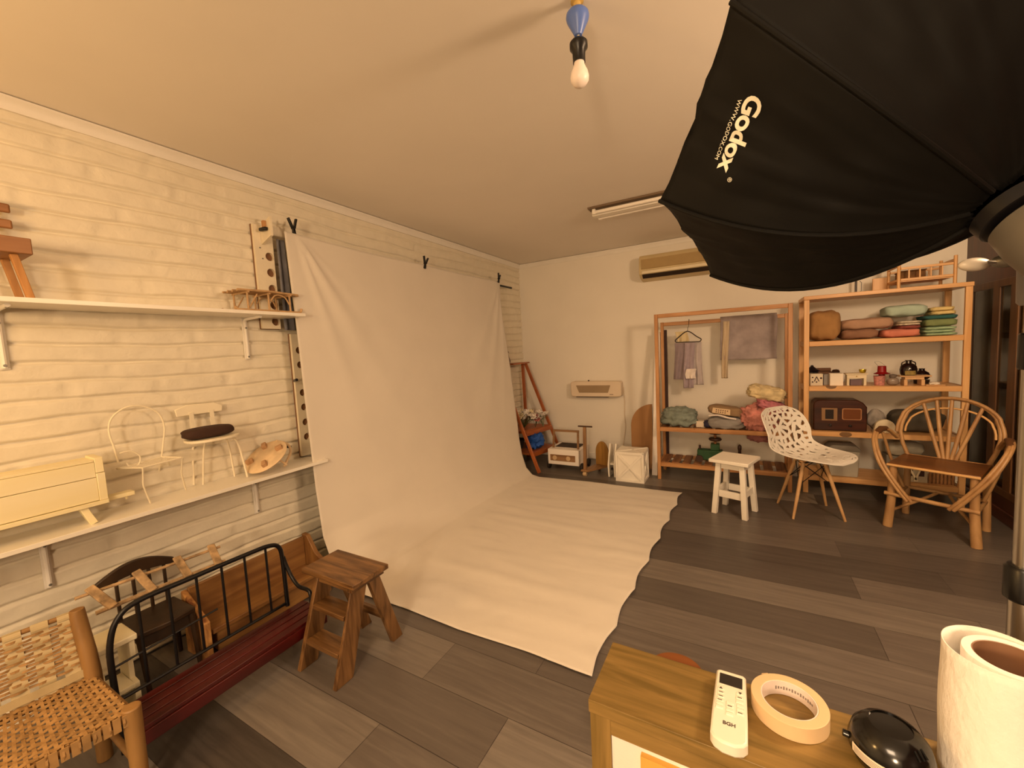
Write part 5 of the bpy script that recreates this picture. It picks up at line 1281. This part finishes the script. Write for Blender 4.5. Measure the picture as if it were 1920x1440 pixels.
# knick-knacks on the third board
DKP = mat('very_dark_blue', '#14101a', .4)
yb = 4.22
b1 = thing('cutwork_box', 'small cream box with dark cut out pattern at the left of the third board', 'box', (2.965, yb, zB))
part('box', MB().bb(2.925, yb, zB, 3.010, yb+.08, zB+.098), mat('cream_tin', '#d9cdb8', .5), b1, True, bevel=.002)
for px_, pz_, s_ in ((2.94, .03, .006), (2.94, .068, .006), (2.997, .062, .008), (2.967, .030, .006)):
    part('cutout', MB().lathe([(.001, 0), (s_, 0), (s_, .001)], (px_, yb-.0005, zB+pz_), 12, rm(90, 'X')), mat('dark_cutout', '#3a1c18', .7), b1, True)
part('cutout', MB().bar((2.952, yb-.001, zB+.035), (2.967, yb-.001, zB+.075), .006, .002, up=(0,1,0)), mat('dark_cutout', '#3a1c18', .7), b1, True)
part('cutout', MB().bar((2.967, yb-.001, zB+.075), (2.984, yb-.001, zB+.035), .006, .002, up=(0,1,0)), mat('dark_cutout', '#3a1c18', .7), b1, True)
solo('dark_lantern', MB().lathe([(.045, 0), (.045, .07), (.055, .08), (.030, .10), (.012, .115), (.010, .125), (.001, .128)], (2.955, 4.38, zB+.035), 8).bb(2.915, 4.34, zB, 2.995, 4.42, zB+.035), DKP, 'dark pointed lantern behind the cream cut out box', 'lantern', smooth=30)
solo('grey_box', MB().bb(3.020, 4.26, zB, 3.060, 4.34, zB+.090), mat('grey_card', '#8f8a88', .7), 'narrow grey box behind the cream cut out box', 'box', bevel=.002)
solo('brown_log', MB().tube([(2.99, 4.42, zB+.118), (3.09, 4.42, zB+.118)], .016, 10).bb(2.98, 4.40, zB, 3.10, 4.44, zB+.103), mat('mid_brown', '#6b4a34', .8), 'brown stacked box with a roll on top at the back of the third board', 'box', smooth=40)
bundle('pine_cone', 'small dark pine cone behind the plain white box', 'pine cone', (3.115, 4.36, zB+.107), (.022, .020, .014), mat('pine_cone', '#4a2e1c', .9, bump=.004, bscale=160), 2, .3, 6)
solo('pine_cone_stand', MB().bb(3.09, 4.33, zB, 3.14, 4.39, zB+.089), mat('brown_block', '#5c4030', .8), 'brown block under the dark pine cone behind the white box', 'block')
solo('white_box', MB().bb(3.055, yb-.01, zB, 3.142, yb+.07, zB+.100), mat('white_card', '#efe4d4', .6), 'plain square white box on the third shelf board', 'box', bevel=.002)
mt_ = thing('mini_table', 'cream miniature console table on the third shelf board', 'miniature table', (3.225, yb, zB))
MC_ = mat('cream_mini', '#e2d3b4', .5)
part('top', MB().bb(3.158, yb-.012, zB+.088, 3.296, yb+.075, zB+.098), MC_, mt_, True, bevel=.001)
part('apron', MB().bb(3.166, yb-.004, zB+.058, 3.288, yb+.066, zB+.0875), MC_, mt_, True)
for x in (3.166, 3.272):
    for y in (yb-.004, yb+.050): part('leg', MB().bb(x, y, zB, x+.016, y+.016, zB+.0575), MC_, mt_, True)
part('knob', MB().lathe([(.001, 0), (.005, 0), (.005, .004)], (3.227, yb-.004, zB+.074), 10, rm(90, 'X')), mat('aged_brass', '#a88c4c', .4, metal=.6), mt_, True)
solo('mauve_box', MB().bb(3.188, yb, zB, 3.262, yb+.045, zB+.046), mat('mauve_card', '#6f5a62', .7), 'mauve box stored between the legs of the cream miniature table', 'box', bevel=.002)
solo('brass_bell', MB().lathe([(.012, 0), (.020, .006), (.024, .026), (.023, .030), (.001, .030)], (3.270, yb+.03, zB+.0985), 20), mat('bright_brass', '#d8c040', .2, metal=.8), 'small shiny brass cup on the cream miniature table', 'cup', smooth=40)
bk_ = thing('red_bucket_hat', 'little red bucket with a wide brim and wire handle on the third board', 'bucket', (3.375, yb+.03, zB))
part('bucket', MB().lathe([(.048, .088), (.052, .091), (.028, .104), (.026, .150), (.023, .152), (.002, .152)], (3.388, yb+.03, zB), 28), mat('deep_red_enamel', '#8c1018', .35), bk_, True, smooth=40)
part('handle', MB().tube([(3.366, yb+.03, zB+.150), (3.345, yb+.03, zB+.180), (3.350, yb+.03, zB+.188), (3.375, yb+.03, zB+.185), (3.405, yb+.03, zB+.155)], .0012, 6, smooth=4), STEEL, bk_, True)
part('stem', MB().lathe([(.020, .0755), (.020, .0905)], (3.388, yb+.03, zB), 16), mat('deep_red_enamel', '#8c1018', .35), bk_, True)
bk_.location.z = zB+.0755
ROOT[bk_] = Matrix.Translation(bk_.location)
for ch in bk_.children:
    for v in ch.data.vertices: v.co.z -= .0755
solo('pink_tin', MB().lathe([(.030, 0), (.036, .074), (.038, .075), (.001, .075)], (3.372, yb+.02, zB), 28), mat('pink_patterned_tin', '#c08078', .6, var=.35, vscale=60), 'pink patterned tin pot beneath the red bucket', 'tin', smooth=40)
bundle('glass_jar', 'squat clear grey jar between the pink tin and the wooden stand', 'jar', (3.452, yb+.02, zB+.030), (.036, .034, .030), mat('smoky_glass', '#8f8074', .15, spec=.8), 3, .03, 3, .8, -.0295)
solo('jar_lid', MB().lathe([(.018, 0), (.022, .006), (.022, .022), (.004, .026)], (3.452, yb+.02, zB+.0595), 20), mat('grey_lid', '#6f6258', .5), 'grey lid on the squat jar', 'lid', smooth=40)
ms = thing('mini_stool', 'pale wooden miniature stand under the brown bottles', 'miniature stand', (3.56, yb+.03, zB))
MW = mat('pale_mini_wood', '#d2a878', .55, var=.1)
part('top', MB().bb(3.485, yb-.02, zB+.066, 3.665, yb+.085, zB+.076), MW, ms, True, bevel=.003)
part('apron', MB().bb(3.515, yb-.012, zB+.045, 3.625, yb+.075, zB+.0655), MW, ms, True, bevel=.002)
for x in (3.510, 3.608): part('leg', MB().bb(x, yb-.015, zB, x+.020, yb+.078, zB+.0445), MW, ms, True, bevel=.002)
bo = thing('brown_demijohn', 'large dark brown round bottle with a label on the miniature stand', 'bottle', (3.545, yb+.035, zB+.0765))
GL = mat('brown_glass', '#1c0f10', .12, spec=.7)
part('bottle', MB().lathe([(.040, 0), (.048, .012), (.052, .045), (.046, .070), (.030, .086), (.018, .092), (.017, .108), (.022, .110), (.022, .116), (.002, .116)], (3.545, yb+.034, zB+.0765), 32), GL, bo, True, smooth=50)
part('label', MB().grid(lambda u, v: Vector((3.545+.0535*math.cos(rad(-125+70*u)), yb+.034+.0535*math.sin(rad(-125+70*u)), zB+.0765+.004+.032*v)), 10, 1), mat('tan_label', '#8f7a40', .7, var=.3, vscale=50), bo, True, label='tan paper label')
for k in range(2): part('handle', MB().tube([(3.545+(.02 if k else -.02), yb+.034, zB+.182), (3.545+(.038 if k else -.038), yb+.034, zB+.172), (3.545+(.04 if k else -.04), yb+.034, zB+.150)], .004, 8, smooth=3), GL, bo, True)
solo('brown_bottle', MB().lathe([(.036, 0), (.046, .010), (.048, .030), (.040, .050), (.020, .064), (.017, .070), (.019, .082), (.002, .083)], (3.655, 4.375, zB+.036), 32), GL, 'smaller dark round bottle behind the right end of the miniature stand', 'bottle', smooth=50)
solo('dark_tin', MB().lathe([(.045, 0), (.047, .03), (.002, .0355)], (3.655, 4.375, zB), 24), mat('dark_tin', '#2a1c18', .4), 'dark flat tin under the smaller brown bottle', 'tin', smooth=40)
solo('seashell', MB().blob((3.688, yb+.01, zB+.012), (.030, .020, .012), 4, .25, 5, 1, nu=24, nv=14), mat('shell_white', '#ece0d0', .4), 'small white seashell at the right end of the third board', 'seashell', smooth=60)
solo('wood_slice', MB().bb(3.63, yb-.03, zB, 3.735, yb-.015, zB+.008), MW, 'thin wooden slat at the front of the third board', 'slat', bevel=.002)
# fourth board
rd = thing('vintage_radio', 'dark brown wooden vintage radio with rounded shoulders on the fourth board', 'radio', (3.115, 4.29, zC))
RW = wood('radio_walnut', '#2c120a', '#4a2212', 'x', 8, .3)
part('case', MB().prism([(2.945, zC), (3.295, zC), (3.295, zC+.200), (3.270, zC+.235), (3.235, zC+.255), (2.975, zC+.255), (2.950, zC+.235), (2.945, zC+.21)], 4.205, 4.375, ux=(1,0,0), uy=(0,0,1), uz=(0,1,0)), RW, rd, True, bevel=.008)
part('dial', MB().bb(3.000, 4.199, zC+.085, 3.105, 4.2045, zC+.190), mat('dial_cream', '#8f6a44', .5), rd, True, bevel=.001)
part('dial_window', MB().bb(3.025, 4.196, zC+.100, 3.080, 4.1985, zC+.178), mat('dial_dark', '#1c0c06', .3), rd, True)
part('speaker_frame', MB().prism(rrect(3.135, zC+.095, 3.260, zC+.190, .012), 4.1985, 4.2045, ux=(1,0,0), uy=(0,0,1), uz=(0,1,0)), mat('dial_tan', '#a8744a', .5), rd, True)
part('speaker_cloth', MB().prism(rrect(3.142, zC+.102, 3.253, zC+.183, .009), 4.1965, 4.1980, ux=(1,0,0), uy=(0,0,1), uz=(0,1,0)), mat('speaker_cloth', '#6b3a14', .8, bump=.001, bscale=200), rd, True)
for x in (3.06, 3.19): part('knob', MB().lathe([(.002, 0), (.012, 0), (.010, .010), (.002, .011)], (x, 4.2045, zC+.045), 16, rm(90, 'X')), mat('dial_dark', '#1c0c06', .3), rd, True)
bundle('grey_plush', 'grey and white rounded plush behind the cream dome box', 'plush', (3.375, 4.33, zC+.085), (.060, .05, .086), mat('grey_white_plush', '#9c958f', .95, bump=.004, bscale=50, var=.35, vscale=14), 5, .06, 2, 1, -.0845)
dm = [(3.330, zC), (3.472, zC), (3.462, zC+.035)] + [(3.402+.062*math.cos(PI*k/12), zC+.045+.062*math.sin(PI*k/12)) for k in range(0, 13)] + [(3.338, zC+.035)]
solo('dome_box', MB().prism(dm, 4.190, 4.225, ux=(1,0,0), uy=(0,0,1), uz=(0,1,0)), mat('cream_dome', '#ddd0b4', .6), 'cream dome shaped little box on the fourth board', 'box', bevel=.003)
fh = MB().blob((3.61, 4.33, zC+.088), (.160, .10, .086), 8, .05, 2, .62, nu=44, nv=20)
solo('grey_suitcase', fh, mat('dark_grey_fabric', '#4c463c', .8, var=.12), 'dark grey soft case behind the hoop of the rattan armchair', 'case', smooth=70)
# bottom board
def rounded_bin(name, label, x0, x1, z0, h, col, yy=4.20):
    t = thing(name, label, 'storage box', ((x0+x1)/2, yy+.08, z0))
    part('tub', MB().prism([(x0+.012, z0), (x1-.012, z0), (x1, z0+h*.82), (x0, z0+h*.82)], yy, yy+.17, ux=(1,0,0), uy=(0,0,1), uz=(0,1,0)), mat(col[0], col[1], .5), t, True, bevel=.006)
    part('lid', MB().prism([(x0-.004, z0+h*.825), (x1+.004, z0+h*.825), (x1+.002, z0+h*.9), (x1-.03, z0+h), (x0+.03, z0+h), (x0-.002, z0+h*.9)], yy-.004, yy+.174, ux=(1,0,0), uy=(0,0,1), uz=(0,1,0)), mat(col[2], col[3], .5), t, True, bevel=.004, label='grey lid')
rounded_bin('grey_bin', 'pale grey storage box with a darker lid behind the perforated chair', 3.045, 3.255, zD, .26, ('pale_grey_plastic', '#a8a294', 'mid_grey_plastic', '#7c766c'))
cr2 = thing('picket_crate', 'small cream picket crate on the bottom board behind the rattan armchair', 'crate', (3.62, 4.27, zD))
part('box', MB().bb(3.52, 4.21, zD, 3.66, 4.34, zD+.15), mat('grey_cream_box', '#b0a48c', .6), cr2, True, bevel=.003)
part('front_panel', MB().bb(3.54, 4.206, zD+.05, 3.575, 4.2095, zD+.11), mat('dark_cutout', '#3a1c18', .7), cr2, True)
part('front_panel', MB().bb(3.605, 4.206, zD+.05, 3.64, 4.2095, zD+.11), mat('dark_cutout', '#3a1c18', .7), cr2, True)
part('cross_slat', MB().bar((3.55, 4.203, zD+.12), (3.60, 4.203, zD+.01), .012, .004, up=(0,1,0)), MC_, cr2, True)
part('cross_slat', MB().bar((3.62, 4.203, zD+.12), (3.585, 4.203, zD+.01), .012, .004, up=(0,1,0)), MC_, cr2, True)
pf = thing('log_fence', 'row of thin upright logs forming a small fence on the bottom board', 'miniature fence', (3.73, 4.24, zD))
for k in range(7): part('picket', MB().tube([(3.675+k*.021, 4.215, zD), (3.675+k*.021, 4.215, zD+.14+.006*(k % 3))], .0095, 10), mat('log_brown', '#8a6038', .7, var=.2, vscale=30), pf, True)
part('rail', MB().bb(3.67, 4.226, zD+.05, 3.805, 4.232, zD+.07), mat('log_brown', '#8a6038', .7), pf, True)
bundle('glass_dome', 'pale grey plastic dish behind the arm of the rattan armchair', 'dish', (3.56, 4.37, zD+.23), (.12, .06, .06), mat('pale_grey_plastic', '#a8a294', .5), 3, .03, 2, .7)
solo('storage_tub', MB().bb(3.45, 4.35, zD, 3.68, 4.48, zD+.169), mat('mid_grey_plastic', '#7c766c', .5), 'grey storage tub at the back of the bottom board', 'storage box', bevel=.006)
lamp('curtain_fill_light', 'POINT', (XR+.40, 3.6, 2.05), 7, (1, .80, .58), .06)  # added fill without a visible source, lifts the curtain behind the glass
# plant outside the window
qx, qy = XR+.20, 4.50
op = thing('potted_plant', 'potted plant with grey green and white leaves on a stand outside the window pane', 'potted plant', (qx, qy, .0))
part('stand', MB().bb(qx-.06, qy-.06, 0, qx+.06, qy+.06, .98), mat('brown_stand', '#4a3420', .7), op, True)
part('pot', MB().lathe([(.040, .981), (.055, 1.08), (.058, 1.09), (.002, 1.09)], (qx, qy, 0), 24), mat('brown_pot', '#7a5636', .6), op, True)
part('foliage', MB().blob((qx, qy, 1.20), (.065, .075, .12), 5, .45, 4, 1, nu=36, nv=24), mat('dull_green', '#5c7050', .8, var=.4, vscale=30), op, True)
part('white_blooms', MB().blob((qx, qy, 1.42), (.055, .065, .11), 9, .5, 5, 1, nu=36, nv=24), mat('white_bloom', '#b8b8a4', .8, var=.4, vscale=30), op, True)
